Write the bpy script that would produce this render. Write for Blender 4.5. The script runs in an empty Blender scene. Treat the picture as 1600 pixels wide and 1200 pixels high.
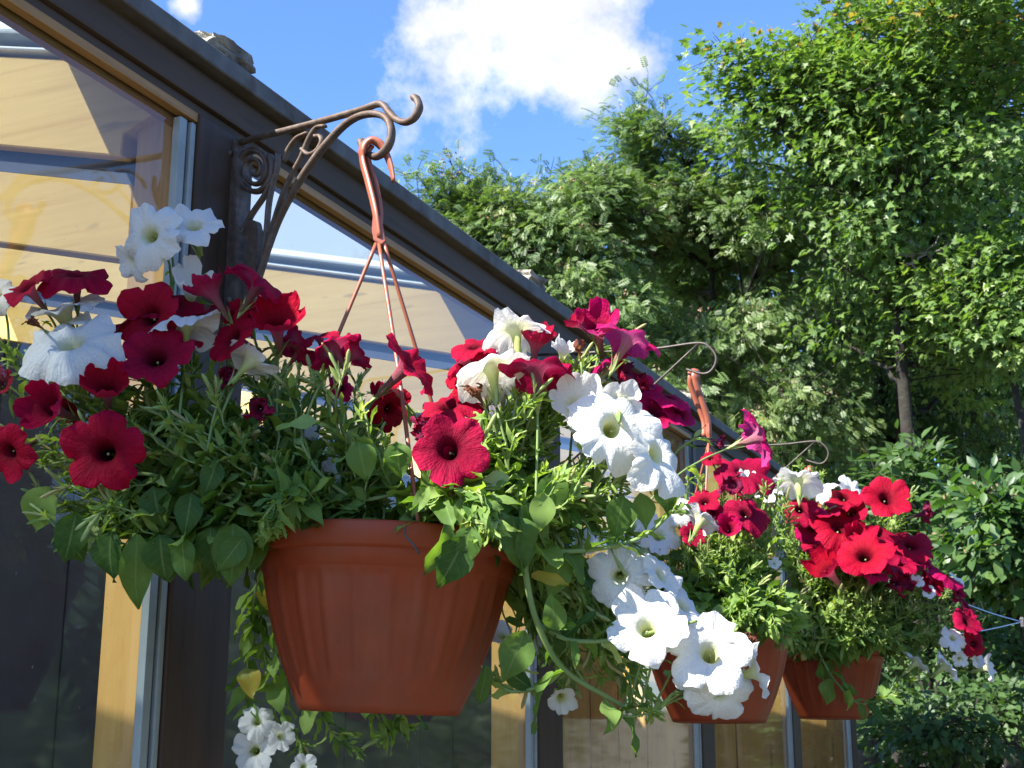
import bpy, bmesh, math, random
import numpy as np
from mathutils import Vector, Matrix, noise as mnoise

random.seed(7)
rng = np.random.default_rng(11)
SC = bpy.context.scene
COL = SC.collection

# ------------------------------------------------------------------ camera, sky, sun, exposure
YAW, PITCH, FPX = math.radians(23.65), math.atan(510 / 2080), 2080.0
CAM = np.array([1.0, 0.0, 1.6])
cR = np.array([math.cos(YAW), math.sin(YAW), 0.0])
cF = np.array([-math.sin(YAW) * math.cos(PITCH), math.cos(YAW) * math.cos(PITCH), math.sin(PITCH)])
cU = np.cross(cR, cF)
cam_data = bpy.data.cameras.new('camera')
cam = bpy.data.objects.new('camera', cam_data)
COL.objects.link(cam)
cam.location = CAM
cam.rotation_euler = (math.pi / 2 + PITCH, 0, YAW)
cam_data.sensor_width = 36
cam_data.lens = 36 * FPX / 1600
cam_data.clip_start = 0.02
cam_data.clip_end = 3000
cam_data.dof.use_dof = True
cam_data.dof.focus_distance = 1.42
cam_data.dof.aperture_fstop = 30
SC.camera = cam

SUN = Vector((-0.57, -1.05, 1.0)).normalized()
SUN_EL = math.asin(SUN.z)
SUN_AZ = math.atan2(SUN.x, SUN.y)
world = bpy.data.worlds.new('World')
SC.world = world
world.use_nodes = True
SC.view_settings.view_transform = 'Standard'
SC.view_settings.look = 'None'
SC.view_settings.gamma = 1
SC.view_settings.use_curve_mapping = False
SC.view_settings.exposure = 1.8


def at(x, y, D):
    """world point seen at photo pixel (x, y), D metres deep"""
    return CAM + (cF + cR * (x - 800) / FPX + cU * (600 - y) / FPX) * D


def dirpx(x, y):
    v = cF + cR * (x - 800) / FPX + cU * (600 - y) / FPX
    return v / np.linalg.norm(v)


def proj(P):
    V = np.asarray(P) - CAM
    z = V @ cF
    return 800 + FPX * (V @ cR) / z, 600 - FPX * (V @ cU) / z, z


def plane_pt(x, y, p0, n):
    d = cF + cR * (x - 800) / FPX + cU * (600 - y) / FPX
    return CAM + d * ((np.array(p0) - CAM) @ n) / (d @ n)


class NT:
    def __init__(s, tree):
        s.t = tree

    def n(s, typ, **kw):
        nd = s.t.nodes.new(typ)
        for k, v in kw.items():
            if k.startswith('i_'):
                key = k[2:]
                key = int(key) if key.isdigit() else key.replace('_', ' ')
                nd.inputs[key].default_value = v
            else:
                setattr(nd, k, v)
        return nd

    def l(s, a, b):
        s.t.links.new(a, b)

    def math(s, op, a, b=None, c=None, clamp=False):
        nd = s.t.nodes.new('ShaderNodeMath')
        nd.operation = op
        nd.use_clamp = clamp
        for i, v in enumerate((a, b, c)):
            if v is None:
                continue
            if isinstance(v, (int, float)):
                nd.inputs[i].default_value = v
            else:
                s.l(v, nd.inputs[i])
        return nd.outputs[0]

    def mix(s, f, a, b, mode='MIX'):
        nd = s.t.nodes.new('ShaderNodeMix')
        nd.data_type = 'RGBA'
        nd.blend_type = mode
        for sock, v in ((nd.inputs[0], f), (nd.inputs[6], a), (nd.inputs[7], b)):
            if isinstance(v, (int, float)):
                sock.default_value = v
            elif isinstance(v, tuple):
                sock.default_value = v if len(v) == 4 else (*v, 1)
            else:
                s.l(v, sock)
        return nd.outputs[2]

    def ramp(s, fac, stops):
        nd = s.t.nodes.new('ShaderNodeValToRGB')
        e = nd.color_ramp.elements
        while len(e) < len(stops):
            e.new(0.5)
        for el, (p, c) in zip(e, stops):
            el.position = p
            el.color = c if len(c) == 4 else (*c, 1)
        s.l(fac, nd.inputs[0])
        return nd.outputs[0]

    def noise(s, vec, scale, detail=3, rough=0.55, dist=0.0):
        nd = s.n('ShaderNodeTexNoise')
        nd.inputs['Scale'].default_value = scale
        nd.inputs['Detail'].default_value = detail
        nd.inputs['Roughness'].default_value = rough
        nd.inputs['Distortion'].default_value = dist
        if vec is not None:
            s.l(vec, nd.inputs['Vector'])
        return nd.outputs[0]


# sky with a bright cumulus and thin wisps
w = NT(world.node_tree)
world.node_tree.nodes.clear()
out = w.n('ShaderNodeOutputWorld')
bg = w.n('ShaderNodeBackground', i_Strength=0.085)
sky = w.n('ShaderNodeTexSky', sky_type='NISHITA', sun_disc=False)
sky.sun_elevation = SUN_EL
sky.sun_rotation = SUN_AZ
sky.air_density = 1.0
sky.dust_density = 0.3
sky.ozone_density = 2.2
tc = w.n('ShaderNodeTexCoord')
gen = tc.outputs['Generated']
nz = w.n('ShaderNodeTexNoise')
nz.inputs['Scale'].default_value = 11
nz.inputs['Detail'].default_value = 9
nz.inputs['Roughness'].default_value = 0.62
w.l(gen, nz.inputs['Vector'])
field = None
for (cx, cy, rad) in ((815, 0, .105), (740, 80, .07), (930, 85, .066), (1000, 105, .042), (725, 98, .040), (870, -40, .10), (690, 30, .050), (295, 5, .014)):
    d = dirpx(cx, cy)
    sub = w.n('ShaderNodeVectorMath', operation='DISTANCE')
    w.l(gen, sub.inputs[0])
    sub.inputs[1].default_value = d
    v = w.math('SUBTRACT', 1.0, w.math('DIVIDE', sub.outputs['Value'], rad))
    field = v if field is None else w.math('MAXIMUM', field, v)
wide = w.noise(gen, 2.6, 6, 0.6)
far = w.math('MULTIPLY_ADD', wide, 4.0, -2.95)          # other clouds round the sky
field = w.math('MAXIMUM', field, far)
dens = w.math('ADD', field, w.math('MULTIPLY_ADD', nz.outputs[0], 3.4, -1.78))
dens = w.math('MULTIPLY', dens, 1.5, clamp=True)
dens = w.math('SMOOTH_MIN', dens, 1.0, 0.1)
cl_tone = w.noise(gen, 14, 5, 0.6)
cl_col = w.ramp(cl_tone, [(0.32, (2.6, 2.75, 3.0)), (0.55, (3.9, 3.95, 4.0)), (0.7, (4.6, 4.6, 4.55))])
skyc = w.mix(1.0, sky.outputs[0], (0.66, 0.87, 1.24), 'MULTIPLY')
w.l(w.mix(dens, skyc, cl_col), bg.inputs[0])
w.l(bg.outputs[0], out.inputs[0])

sl = bpy.data.lights.new('sun', 'SUN')
sl.energy = 5.0
sl.angle = math.radians(0.53)
sl.color = (1.0, 0.955, 0.88)
so = bpy.data.objects.new('sun', sl)
COL.objects.link(so)
so.location = (0, 0, 20)
so.rotation_euler = (-SUN).to_track_quat('-Z', 'Y').to_euler()


# ------------------------------------------------------------------ materials
def mat(name):
    m = bpy.data.materials.new(name)
    m.use_nodes = True
    m.node_tree.nodes.clear()
    t = NT(m.node_tree)
    o = t.n('ShaderNodeOutputMaterial')
    return m, t, o


def bump(t, h, strength=0.3, dist=0.002):
    b = t.n('ShaderNodeBump')
    b.inputs['Strength'].default_value = strength
    b.inputs['Distance'].default_value = dist
    t.l(h, b.inputs['Height'])
    return b.outputs[0]


def wood_mat(name, dark, light, axis, scale=9.0, rough=0.6, knots=True, streak=0.6):
    m, t, o = mat(name)
    tc = t.n('ShaderNodeTexCoord')
    mp = t.n('ShaderNodeMapping')
    sc = [scale, scale, scale]
    sc[axis] = scale * 0.06
    mp.inputs['Scale'].default_value = sc
    t.l(tc.outputs['Object'], mp.inputs['Vector'])
    g = t.noise(mp.outputs[0], 5.0, 6, 0.65, 0.6)
    g2 = t.noise(tc.outputs['Object'], 3.5, 3, 0.5)
    c = t.ramp(g, [(0.28, dark), (0.45, tuple((a * .4 + b * .6) for a, b in zip(dark, light))), (0.7, light)])
    c = t.mix(t.math('MULTIPLY', g2, 0.5), c, tuple(x * streak for x in light), 'MIX')
    if knots:
        vo = t.n('ShaderNodeTexNoise')
        mp2 = t.n('ShaderNodeMapping')
        s2 = [30, 30, 30]
        s2[axis] = 7
        mp2.inputs['Scale'].default_value = s2
        t.l(tc.outputs['Object'], mp2.inputs['Vector'])
        t.l(mp2.outputs[0], vo.inputs['Vector'])
        vo.inputs['Scale'].default_value = 1.0
        k = t.ramp(vo.outputs[0], [(0.68, (0, 0, 0)), (0.74, (1, 1, 1))])
        c = t.mix(t.math('MULTIPLY', k, 0.55), c, tuple(x * .35 for x in dark))
    p = t.n('ShaderNodeBsdfPrincipled')
    t.l(c, p.inputs['Base Color'])
    p.inputs['Roughness'].default_value = rough
    p.inputs['Specular IOR Level'].default_value = 0.3
    t.l(bump(t, g, 0.35, 0.0015), p.inputs['Normal'])
    t.l(p.outputs[0], o.inputs[0])
    return m


def rough_mat(name, c1, c2, scale=20, rough=0.6, metal=0.0, spots=None, bs=0.3, bd=0.002):
    m, t, o = mat(name)
    tc = t.n('ShaderNodeTexCoord')
    g = t.noise(tc.outputs['Object'], scale, 6, 0.62)
    c = t.ramp(g, [(0.3, c1), (0.7, c2)])
    if spots:
        k = t.ramp(t.noise(tc.outputs['Object'], scale * 0.37, 5, 0.7), [(0.5, (0, 0, 0)), (0.64, (1, 1, 1))])
        c = t.mix(k, c, spots)
    p = t.n('ShaderNodeBsdfPrincipled')
    t.l(c, p.inputs['Base Color'])
    rr = t.math('MULTIPLY_ADD', g, 0.3, rough - 0.15)
    t.l(rr, p.inputs['Roughness'])
    p.inputs['Metallic'].default_value = metal
    t.l(bump(t, g, bs, bd), p.inputs['Normal'])
    t.l(p.outputs[0], o.inputs[0])
    return m


def petal_mat(name, stops_in, stops_out, trans_mul, vein, veinamt, sheen=0.0, trans=0.35, wilt=None):
    m, t, o = mat(name)
    uv = t.n('ShaderNodeUVMap')
    sp = t.n('ShaderNodeSeparateXYZ')
    t.l(uv.outputs[0], sp.inputs[0])
    U, V = sp.outputs[0], sp.outputs[1]
    tc = t.n('ShaderNodeTexCoord')
    info = t.n('ShaderNodeObjectInfo')
    n1 = t.noise(tc.outputs['Object'], 3.0, 4, 0.6)
    vv = t.math('ADD', V, t.math('MULTIPLY_ADD', n1, 0.10, -0.05))
    ci = t.ramp(vv, stops_in)
    co = t.ramp(vv, stops_out)
    geo = t.n('ShaderNodeNewGeometry')
    # fine radial veins
    cmb = t.n('ShaderNodeCombineXYZ')
    t.l(t.math('MULTIPLY', U, 9.0), cmb.inputs[0])
    t.l(t.math('MULTIPLY', V, 1.4), cmb.inputs[1])
    vn = t.noise(cmb.outputs[0], 1.6, 4, 0.6, 0.4)
    lob = t.math('ABSOLUTE', t.math('SUBTRACT', t.math('FRACT', U), 0.5))   # 0 at the lobe's middle
    mid = t.math('SUBTRACT', 1.0, t.math('MULTIPLY', lob, 14.0), clamp=True)
    mid = t.math('MULTIPLY', mid, t.math('SUBTRACT', 1.15, V, clamp=True))
    vm = t.math('ADD', t.math('MULTIPLY', t.ramp(vn, [(0.42, (0, 0, 0)), (0.7, (1, 1, 1))]), 0.55), mid, clamp=True)
    ci = t.mix(t.math('MULTIPLY', vm, veinamt), ci, vein)
    co = t.mix(t.math('MULTIPLY', vm, veinamt * 0.8), co, vein)
    c = t.mix(geo.outputs['Backfacing'], co, ci)
    hs = t.n('ShaderNodeHueSaturation')
    t.l(t.math('MULTIPLY_ADD', info.outputs['Random'], 0.012, 0.486), hs.inputs['Hue'])
    t.l(t.math('MULTIPLY_ADD', info.outputs['Random'], 0.24, 0.86), hs.inputs['Value'])
    t.l(c, hs.inputs['Color'])
    c = hs.outputs[0]
    if wilt:
        k = t.ramp(t.noise(tc.outputs['Object'], 2.2, 5, 0.7), [(0.42, (0, 0, 0)), (0.58, (1, 1, 1))])
        c = t.mix(k, c, wilt)
    p = t.n('ShaderNodeBsdfPrincipled')
    t.l(c, p.inputs['Base Color'])
    p.inputs['Roughness'].default_value = 0.62
    p.inputs['Specular IOR Level'].default_value = 0.12
    if sheen:
        p.inputs['Sheen Weight'].default_value = sheen
        p.inputs['Sheen Roughness'].default_value = 0.4
    h = t.math('ADD', t.math('MULTIPLY', vn, 0.7), t.math('MULTIPLY', t.noise(tc.outputs['Object'], 9.0, 4, 0.6), 0.6))
    nb = bump(t, h, 0.4, 0.022)
    t.l(nb, p.inputs['Normal'])
    tr = t.n('ShaderNodeBsdfTranslucent')
    t.l(t.mix(1.0, c, trans_mul, 'MULTIPLY'), tr.inputs[0])
    t.l(nb, tr.inputs['Normal'])
    mx = t.n('ShaderNodeMixShader', i_0=trans)
    t.l(p.outputs[0], mx.inputs[1])
    t.l(tr.outputs[0], mx.inputs[2])
    t.l(mx.outputs[0], o.inputs[0])
    return m


def leaf_mat(name, stops, trans_col, trans=0.4, rough=0.5, rib=None, spec=0.35, grain=60):
    """leaf whose tone comes from the per-vertex attribute 'tint' (0..1)"""
    m, t, o = mat(name)
    at_ = t.n('ShaderNodeAttribute', attribute_name='tint')
    tc = t.n('ShaderNodeTexCoord')
    f = at_.outputs['Fac']
    n1 = t.noise(tc.outputs['Object'], grain, 3, 0.6)
    f2 = t.math('ADD', f, t.math('MULTIPLY_ADD', n1, 0.16, -0.08), clamp=True)
    if rib:
        f2 = t.math('ADD', f2, t.math('MULTIPLY_ADD', t.noise(tc.outputs['Object'], 7.0, 4, 0.6), 0.4, -0.2), clamp=True)
        f2 = t.math('MINIMUM', f2, t.math('MAXIMUM', f, 0.92))
    c = t.ramp(f2, stops)
    if rib:
        uv = t.n('ShaderNodeUVMap')
        sp = t.n('ShaderNodeSeparateXYZ')
        t.l(uv.outputs[0], sp.inputs[0])
        x = t.math('ABSOLUTE', t.math('SUBTRACT', sp.outputs[0], 0.5))
        r1 = t.math('SUBTRACT', 1.0, t.math('MULTIPLY', x, 22.0), clamp=True)
        # side veins run forward from the midrib
        s = t.math('FRACT', t.math('MULTIPLY', t.math('SUBTRACT', sp.outputs[1], t.math('MULTIPLY', x, 0.55)), 6.0))
        r2 = t.math('SUBTRACT', 1.0, t.math('MULTIPLY', t.math('ABSOLUTE', t.math('SUBTRACT', s, 0.5)), 13.0), clamp=True)
        r = t.math('ADD', r1, t.math('MULTIPLY', r2, 0.35), clamp=True)
        c = t.mix(t.math('MULTIPLY', r, 0.55), c, rib)
    p = t.n('ShaderNodeBsdfPrincipled')
    t.l(c, p.inputs['Base Color'])
    p.inputs['Roughness'].default_value = rough
    p.inputs['Specular IOR Level'].default_value = spec
    if rib:
        t.l(bump(t, r, -0.4, 0.03), p.inputs['Normal'])
    tr = t.n('ShaderNodeBsdfTranslucent')
    t.l(t.mix(1.0, c, trans_col, 'MULTIPLY'), tr.inputs[0])
    mx = t.n('ShaderNodeMixShader', i_0=trans)
    t.l(p.outputs[0], mx.inputs[1])
    t.l(tr.outputs[0], mx.inputs[2])
    t.l(mx.outputs[0], o.inputs[0])
    return m


M = {}
M['post'] = wood_mat('dark_stained_wood', (0.026, 0.015, 0.009), (0.07, 0.041, 0.024), 2, 12, 0.6)
M['beam'] = wood_mat('dark_stained_beam', (0.030, 0.019, 0.011), (0.088, 0.056, 0.034), 1, 12, 0.65)
M['yellow'] = wood_mat('honey_pine_upright', (0.40, 0.19, 0.045), (0.62, 0.37, 0.11), 2, 11, 0.42)
M['rafter'] = wood_mat('pale_pine_board', (0.60, 0.36, 0.085), (0.78, 0.53, 0.17), 0, 9, 0.5)
M['underside'] = wood_mat('lit_underside_wood', (0.24, 0.115, 0.03), (0.42, 0.23, 0.075), 1, 12, 0.5)  # eave beam's underside, its lit tone put into the colour
M['fascia'] = rough_mat('weathered_grey_edge', (0.06, 0.056, 0.052), (0.125, 0.12, 0.115), 26, 0.75, 0, (0.06, 0.045, 0.035))
M['batten'] = rough_mat('lichened_board', (0.05, 0.042, 0.035), (0.24, 0.21, 0.18), 30, 0.9, 0, (0.30, 0.28, 0.22), 1.0, 0.01)
M['alu'] = rough_mat('grey_aluminium', (0.20, 0.23, 0.22), (0.32, 0.35, 0.34), 12, 0.5, 0.15, None, 0.1)
M['gasket'] = rough_mat('dark_gasket', (0.03, 0.035, 0.035), (0.06, 0.065, 0.065), 30, 0.6)
M['whitebar'] = rough_mat('white_bar', (0.62, 0.65, 0.62), (0.78, 0.8, 0.77), 14, 0.5)
M['housewall'] = rough_mat('dim_navy_wall', (0.018, 0.02, 0.034), (0.035, 0.038, 0.058), 8, 0.7)
M['gap_blue'] = rough_mat('dark_gap_blue', (0.035, 0.048, 0.09), (0.06, 0.08, 0.14), 12, 0.6)  # dark blue of the open gap below the rafters, as a colour
M['iron'] = rough_mat('rusty_iron', (0.05, 0.036, 0.028), (0.15, 0.11, 0.085), 90, 0.62, 0.25, (0.09, 0.052, 0.033), 0.6, 0.001)
M['wire'] = rough_mat('brown_wire', (0.035, 0.028, 0.022), (0.075, 0.06, 0.048), 60, 0.5, 0.4)
M['pot'] = rough_mat('terracotta_plastic', (0.21, 0.033, 0.009), (0.26, 0.042, 0.012), 7, 0.5, 0, (0.185, 0.040, 0.016), 0.12, 0.001)
pt = NT(M['pot'].node_tree)
pp = M['pot'].node_tree.nodes['Principled BSDF']
tcp = pt.n('ShaderNodeTexCoord')
mpp = pt.n('ShaderNodeMapping')
mpp.inputs['Scale'].default_value = (26, 26, 3)
pt.l(tcp.outputs['Object'], mpp.inputs['Vector'])
streak = pt.ramp(pt.noise(mpp.outputs[0], 1.0, 5, 0.65), [(0.48, (0, 0, 0)), (0.72, (1, 1, 1))])
splash = pt.ramp(pt.noise(tcp.outputs['Object'], 120.0, 3, 0.6), [(0.64, (0, 0, 0)), (0.70, (1, 1, 1))])
base_c = pp.inputs['Base Color'].links[0].from_socket
c1 = pt.mix(pt.math('MULTIPLY', streak, 0.22), base_c, (0.27, 0.085, 0.04))
c2 = pt.mix(pt.math('MULTIPLY', splash, 0.35), c1, (0.10, 0.045, 0.025))
pt.l(c2, pp.inputs['Base Color'])
M['pot'].node_tree.nodes['Principled BSDF'].inputs['Specular IOR Level'].default_value = 0.28
M['hanger'] = rough_mat('brown_plastic', (0.26, 0.075, 0.04), (0.31, 0.095, 0.052), 40, 0.38, 0, None, 0.1, 0.001)
M['soil'] = rough_mat('dark_soil', (0.02, 0.014, 0.01), (0.07, 0.05, 0.035), 80, 0.95, 0, None, 1.0, 0.01)
M['bark'] = rough_mat('shaded_bark', (0.008, 0.0065, 0.005), (0.028, 0.022, 0.017), 14, 0.95, 0, (0.03, 0.034, 0.02), 0.8, 0.02)  # near black: the crown's shade on the trunks is in the colour
M['deadwood'] = rough_mat('bare_grey_wood', (0.10, 0.09, 0.075), (0.20, 0.18, 0.155), 25, 0.85)
M['rope'] = rough_mat('blue_rope', (0.008, 0.04, 0.12), (0.014, 0.055, 0.15), 200, 0.6)
M['steel'] = rough_mat('dull_steel', (0.05, 0.05, 0.052), (0.1, 0.1, 0.105), 60, 0.5, 0.5)
M['ground'] = rough_mat('pale_gravel_ground', (0.10, 0.09, 0.065), (0.18, 0.16, 0.12), 3, 0.95, 0, (0.10, 0.11, 0.05), 0.8, 0.02)
M['twig'] = rough_mat('dry_twig', (0.12, 0.08, 0.05), (0.3, 0.2, 0.12), 60, 0.8)

# dirty clear glass: part mirror, part see-through
m, t, o = mat('window_glass')
gl = t.n('ShaderNodeBsdfGlossy', i_Roughness=0.045)
gl.inputs[0].default_value = (0.95, 0.98, 1, 1)
tr = t.n('ShaderNodeBsdfTransparent')
tr.inputs[0].default_value = (0.86, 0.91, 0.90, 1)
fr = t.n('ShaderNodeFresnel', i_IOR=1.58)
tc = t.n('ShaderNodeTexCoord')
df = t.n('ShaderNodeBsdfDiffuse')
df.inputs[0].default_value = (0.6, 0.6, 0.57, 1)
dirt = t.ramp(t.noise(tc.outputs['Object'], 3.0, 7, 0.7), [(0.45, (0.004, 0.004, 0.004)), (0.75, (0.045, 0.045, 0.045))])
spk = t.ramp(t.noise(tc.outputs['Object'], 150.0, 2, 0.5), [(0.73, (0, 0, 0)), (0.77, (0.3, 0.3, 0.3))])
mx = t.n('ShaderNodeMixShader')
t.l(fr.outputs[0], mx.inputs[0])
t.l(tr.outputs[0], mx.inputs[1])
t.l(gl.outputs[0], mx.inputs[2])
mx2 = t.n('ShaderNodeMixShader')
t.l(t.math('ADD', dirt, spk), mx2.inputs[0])
t.l(mx.outputs[0], mx2.inputs[1])
t.l(df.outputs[0], mx2.inputs[2])
t.l(mx2.outputs[0], o.inputs[0])
M['glass'] = m

# roof sheet: weathered translucent glazing
m, t, o = mat('roof_glazing')
tr = t.n('ShaderNodeBsdfTransparent')
tr.inputs[0].default_value = (0.82, 0.84, 0.84, 1)
tl = t.n('ShaderNodeBsdfTranslucent')
tl.inputs[0].default_value = (0.62, 0.66, 0.7, 1)
df = t.n('ShaderNodeBsdfDiffuse')
df.inputs[0].default_value = (0.45, 0.47, 0.48, 1)
a = t.n('ShaderNodeMixShader', i_0=0.32)
t.l(tr.outputs[0], a.inputs[1])
t.l(tl.outputs[0], a.inputs[2])
b = t.n('ShaderNodeMixShader', i_0=0.15)
t.l(a.outputs[0], b.inputs[1])
t.l(df.outputs[0], b.inputs[2])
t.l(b.outputs[0], o.inputs[0])
M['roofglass'] = m

RED_IN = [(0.22, (0.012, 0.0, 0.002)), (0.38, (0.05, 0.0, 0.004)), (0.54, (0.22, 0.001, 0.007)), (0.76, (0.33, 0.001, 0.011)), (1.0, (0.37, 0.002, 0.020))]
RED_OUT = [(0.0, (0.20, 0.16, 0.07)), (0.25, (0.24, 0.10, 0.09)), (0.5, (0.34, 0.06, 0.10)), (0.75, (0.32, 0.008, 0.03)), (1.0, (0.36, 0.008, 0.04))]
MAG_IN = [(0.30, (0.03, 0.0, 0.006)), (0.46, (0.10, 0.0, 0.012)), (0.60, (0.30, 0.002, 0.025)), (0.8, (0.42, 0.003, 0.055)), (1.0, (0.46, 0.006, 0.085))]
MAG_OUT = [(0.0, (0.26, 0.25, 0.08)), (0.25, (0.36, 0.20, 0.16)), (0.5, (0.46, 0.13, 0.21)), (0.75, (0.50, 0.05, 0.17)), (1.0, (0.54, 0.04, 0.18))]
WHT_IN = [(0.16, (0.50, 0.58, 0.12)), (0.34, (0.64, 0.70, 0.24)), (0.46, (0.77, 0.79, 0.60)), (0.56, (0.82, 0.82, 0.80)), (1.0, (0.80, 0.80, 0.79))]
WHT_OUT = [(0.0, (0.26, 0.36, 0.07)), (0.30, (0.46, 0.54, 0.17)), (0.55, (0.70, 0.73, 0.48)), (0.72, (0.80, 0.80, 0.76)), (1.0, (0.82, 0.82, 0.80))]
M['R'] = petal_mat('crimson_petal', RED_IN, RED_OUT, (1.3, 0.9, 1.2), (0.08, 0.0, 0.004), 0.45, 0.0, 0.30)
M['M'] = petal_mat('magenta_petal', MAG_IN, MAG_OUT, (1.3, 0.9, 1.3), (0.22, 0.0, 0.03), 0.4, 0.0, 0.34)
M['W'] = petal_mat('white_petal', WHT_IN, WHT_OUT, (1.0, 1.0, 0.96), (0.72, 0.74, 0.66), 0.2, 0.0, 0.36)
M['X'] = petal_mat('wilted_petal', RED_IN, RED_OUT, (1.2, 0.9, 1.0), (0.05, 0.0, 0.01), 0.6, 0.0, 0.25, (0.12, 0.015, 0.05))
M['B'] = petal_mat('spent_brown_petal', [(0, (0.34, 0.14, 0.05)), (0.6, (0.30, 0.12, 0.04)), (1, (0.10, 0.035, 0.03))], [(0, (0.30, 0.17, 0.05)), (0.6, (0.36, 0.15, 0.05)), (1, (0.12, 0.04, 0.03))], (1.2, 1, .8), (0.06, 0.02, 0.02), 0.6, 0, 0.25, (0.16, 0.06, 0.03))
M['stamen'] = rough_mat('pale_stamen', (0.25, 0.24, 0.10), (0.36, 0.33, 0.15), 300, 0.6)
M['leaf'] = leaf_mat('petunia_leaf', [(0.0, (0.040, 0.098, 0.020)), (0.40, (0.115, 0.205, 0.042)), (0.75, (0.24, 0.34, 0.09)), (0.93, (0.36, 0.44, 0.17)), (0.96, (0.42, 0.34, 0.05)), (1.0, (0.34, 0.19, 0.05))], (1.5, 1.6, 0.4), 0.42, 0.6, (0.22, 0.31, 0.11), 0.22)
M['stem'] = leaf_mat('petunia_stem', [(0.0, (0.13, 0.21, 0.06)), (0.6, (0.28, 0.37, 0.14)), (1.0, (0.33, 0.26, 0.12))], (1.2, 1.3, 0.6), 0.25, 0.55, None, 0.3, 40)
M['rowan'] = leaf_mat('rowan_leaf', [(0.0, (0.050, 0.096, 0.028)), (0.6, (0.125, 0.19, 0.058)), (0.9, (0.19, 0.25, 0.08)), (1.0, (0.22, 0.13, 0.05))], (1.5, 1.7, 0.6), 0.36, 0.45, None, 0.5, 2)
M['maple'] = leaf_mat('maple_leaf', [(0.0, (0.055, 0.112, 0.030)), (0.6, (0.13, 0.21, 0.054)), (0.92, (0.21, 0.285, 0.08)), (1.0, (0.36, 0.20, 0.05))], (1.4, 1.6, 0.5), 0.42, 0.45, None, 0.45, 2)
M['dark'] = leaf_mat('shaded_wood_leaf', [(0.0, (0.024, 0.055, 0.016)), (0.6, (0.066, 0.125, 0.034)), (1.0, (0.10, 0.16, 0.05))], (1.4, 1.6, 0.5), 0.33, 0.5, None, 0.4, 2)  # darker greens: shade of the deep wood and low shrubs is in the colour
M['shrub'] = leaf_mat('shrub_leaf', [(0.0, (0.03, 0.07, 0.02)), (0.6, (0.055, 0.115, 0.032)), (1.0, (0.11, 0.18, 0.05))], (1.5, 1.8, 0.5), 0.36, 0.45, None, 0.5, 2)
M['seed'] = rough_mat('dry_seed_head', (0.16, 0.10, 0.06), (0.32, 0.22, 0.13), 30, 0.9)


# ------------------------------------------------------------------ object helpers
def tag(o, label=None, cat=None, group=None, kind=None):
    if label:
        o['label'] = label
    if cat:
        o['category'] = cat
    if group:
        o['group'] = group
    if kind:
        o['kind'] = kind
    return o


def empty(name, loc, label=None, cat=None, group=None):
    o = bpy.data.objects.new(name, None)
    o.empty_display_size = 0.05
    COL.objects.link(o)
    o.location = loc
    return tag(o, label, cat, group)


def link(name, me, parent=None, matrix=None):
    o = bpy.data.objects.new(name, me)
    COL.objects.link(o)
    if parent is not None:
        o.parent = parent
    if matrix is not None:
        o.matrix_basis = matrix
    return o


def mesh_from(name, V, Fc, material, smooth=True):
    me = bpy.data.meshes.new(name)
    me.from_pydata([tuple(v) for v in V], [], [tuple(f) for f in Fc])
    if material is not None:
        me.materials.append(material)
    if smooth:
        me.polygons.foreach_set('use_smooth', [True] * len(me.polygons))
    me.update()
    return me


def np_mesh(name, V, Q, material, tint=None, uv=None, smooth=False):
    """fast mesh from (n,3) verts and (m,k) faces of one size"""
    V = np.ascontiguousarray(V, np.float32)
    Q = np.ascontiguousarray(Q, np.int32)
    me = bpy.data.meshes.new(name)
    me.vertices.add(len(V))
    me.vertices.foreach_set('co', V.ravel())
    k = Q.shape[1]
    me.loops.add(Q.size)
    me.loops.foreach_set('vertex_index', Q.ravel())
    me.polygons.add(len(Q))
    me.polygons.foreach_set('loop_start', np.arange(0, Q.size, k, dtype=np.int32))
    if smooth:
        me.polygons.foreach_set('use_smooth', np.ones(len(Q), bool))
    me.update(calc_edges=True)
    if tint is not None:
        a = me.attributes.new('tint', 'FLOAT', 'POINT')
        a.data.foreach_set('value', np.ascontiguousarray(tint, np.float32))
    if uv is not None:
        ul = me.uv_layers.new(name='UVMap')
        ul.data.foreach_set('uv', np.ascontiguousarray(uv[Q.ravel()], np.float32).ravel())
    me.materials.append(material)
    me.validate()
    return me


def box_geo(lo, hi):
    x0, y0, z0 = lo
    x1, y1, z1 = hi
    V = [(x0, y0, z0), (x1, y0, z0), (x1, y1, z0), (x0, y1, z0), (x0, y0, z1), (x1, y0, z1), (x1, y1, z1), (x0, y1, z1)]
    Fc = [(0, 3, 2, 1), (4, 5, 6, 7), (0, 1, 5, 4), (1, 2, 6, 5), (2, 3, 7, 6), (3, 0, 4, 7)]
    return V, Fc


def box(name, lo, hi, material, parent=None, bev=0.003, at0=(0, 0, 0)):
    V, Fc = box_geo(lo, hi)
    bm = bmesh.new()
    vs = [bm.verts.new(v) for v in V]
    for f in Fc:
        bm.faces.new([vs[i] for i in f])
    if bev:
        bmesh.ops.bevel(bm, geom=bm.edges[:], offset=bev, segments=2, affect='EDGES', profile=0.6)
    me = bpy.data.meshes.new(name)
    bm.to_mesh(me)
    bm.free()
    me.materials.append(material)
    return link(name, me, parent, Matrix.Translation(at0))


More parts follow.
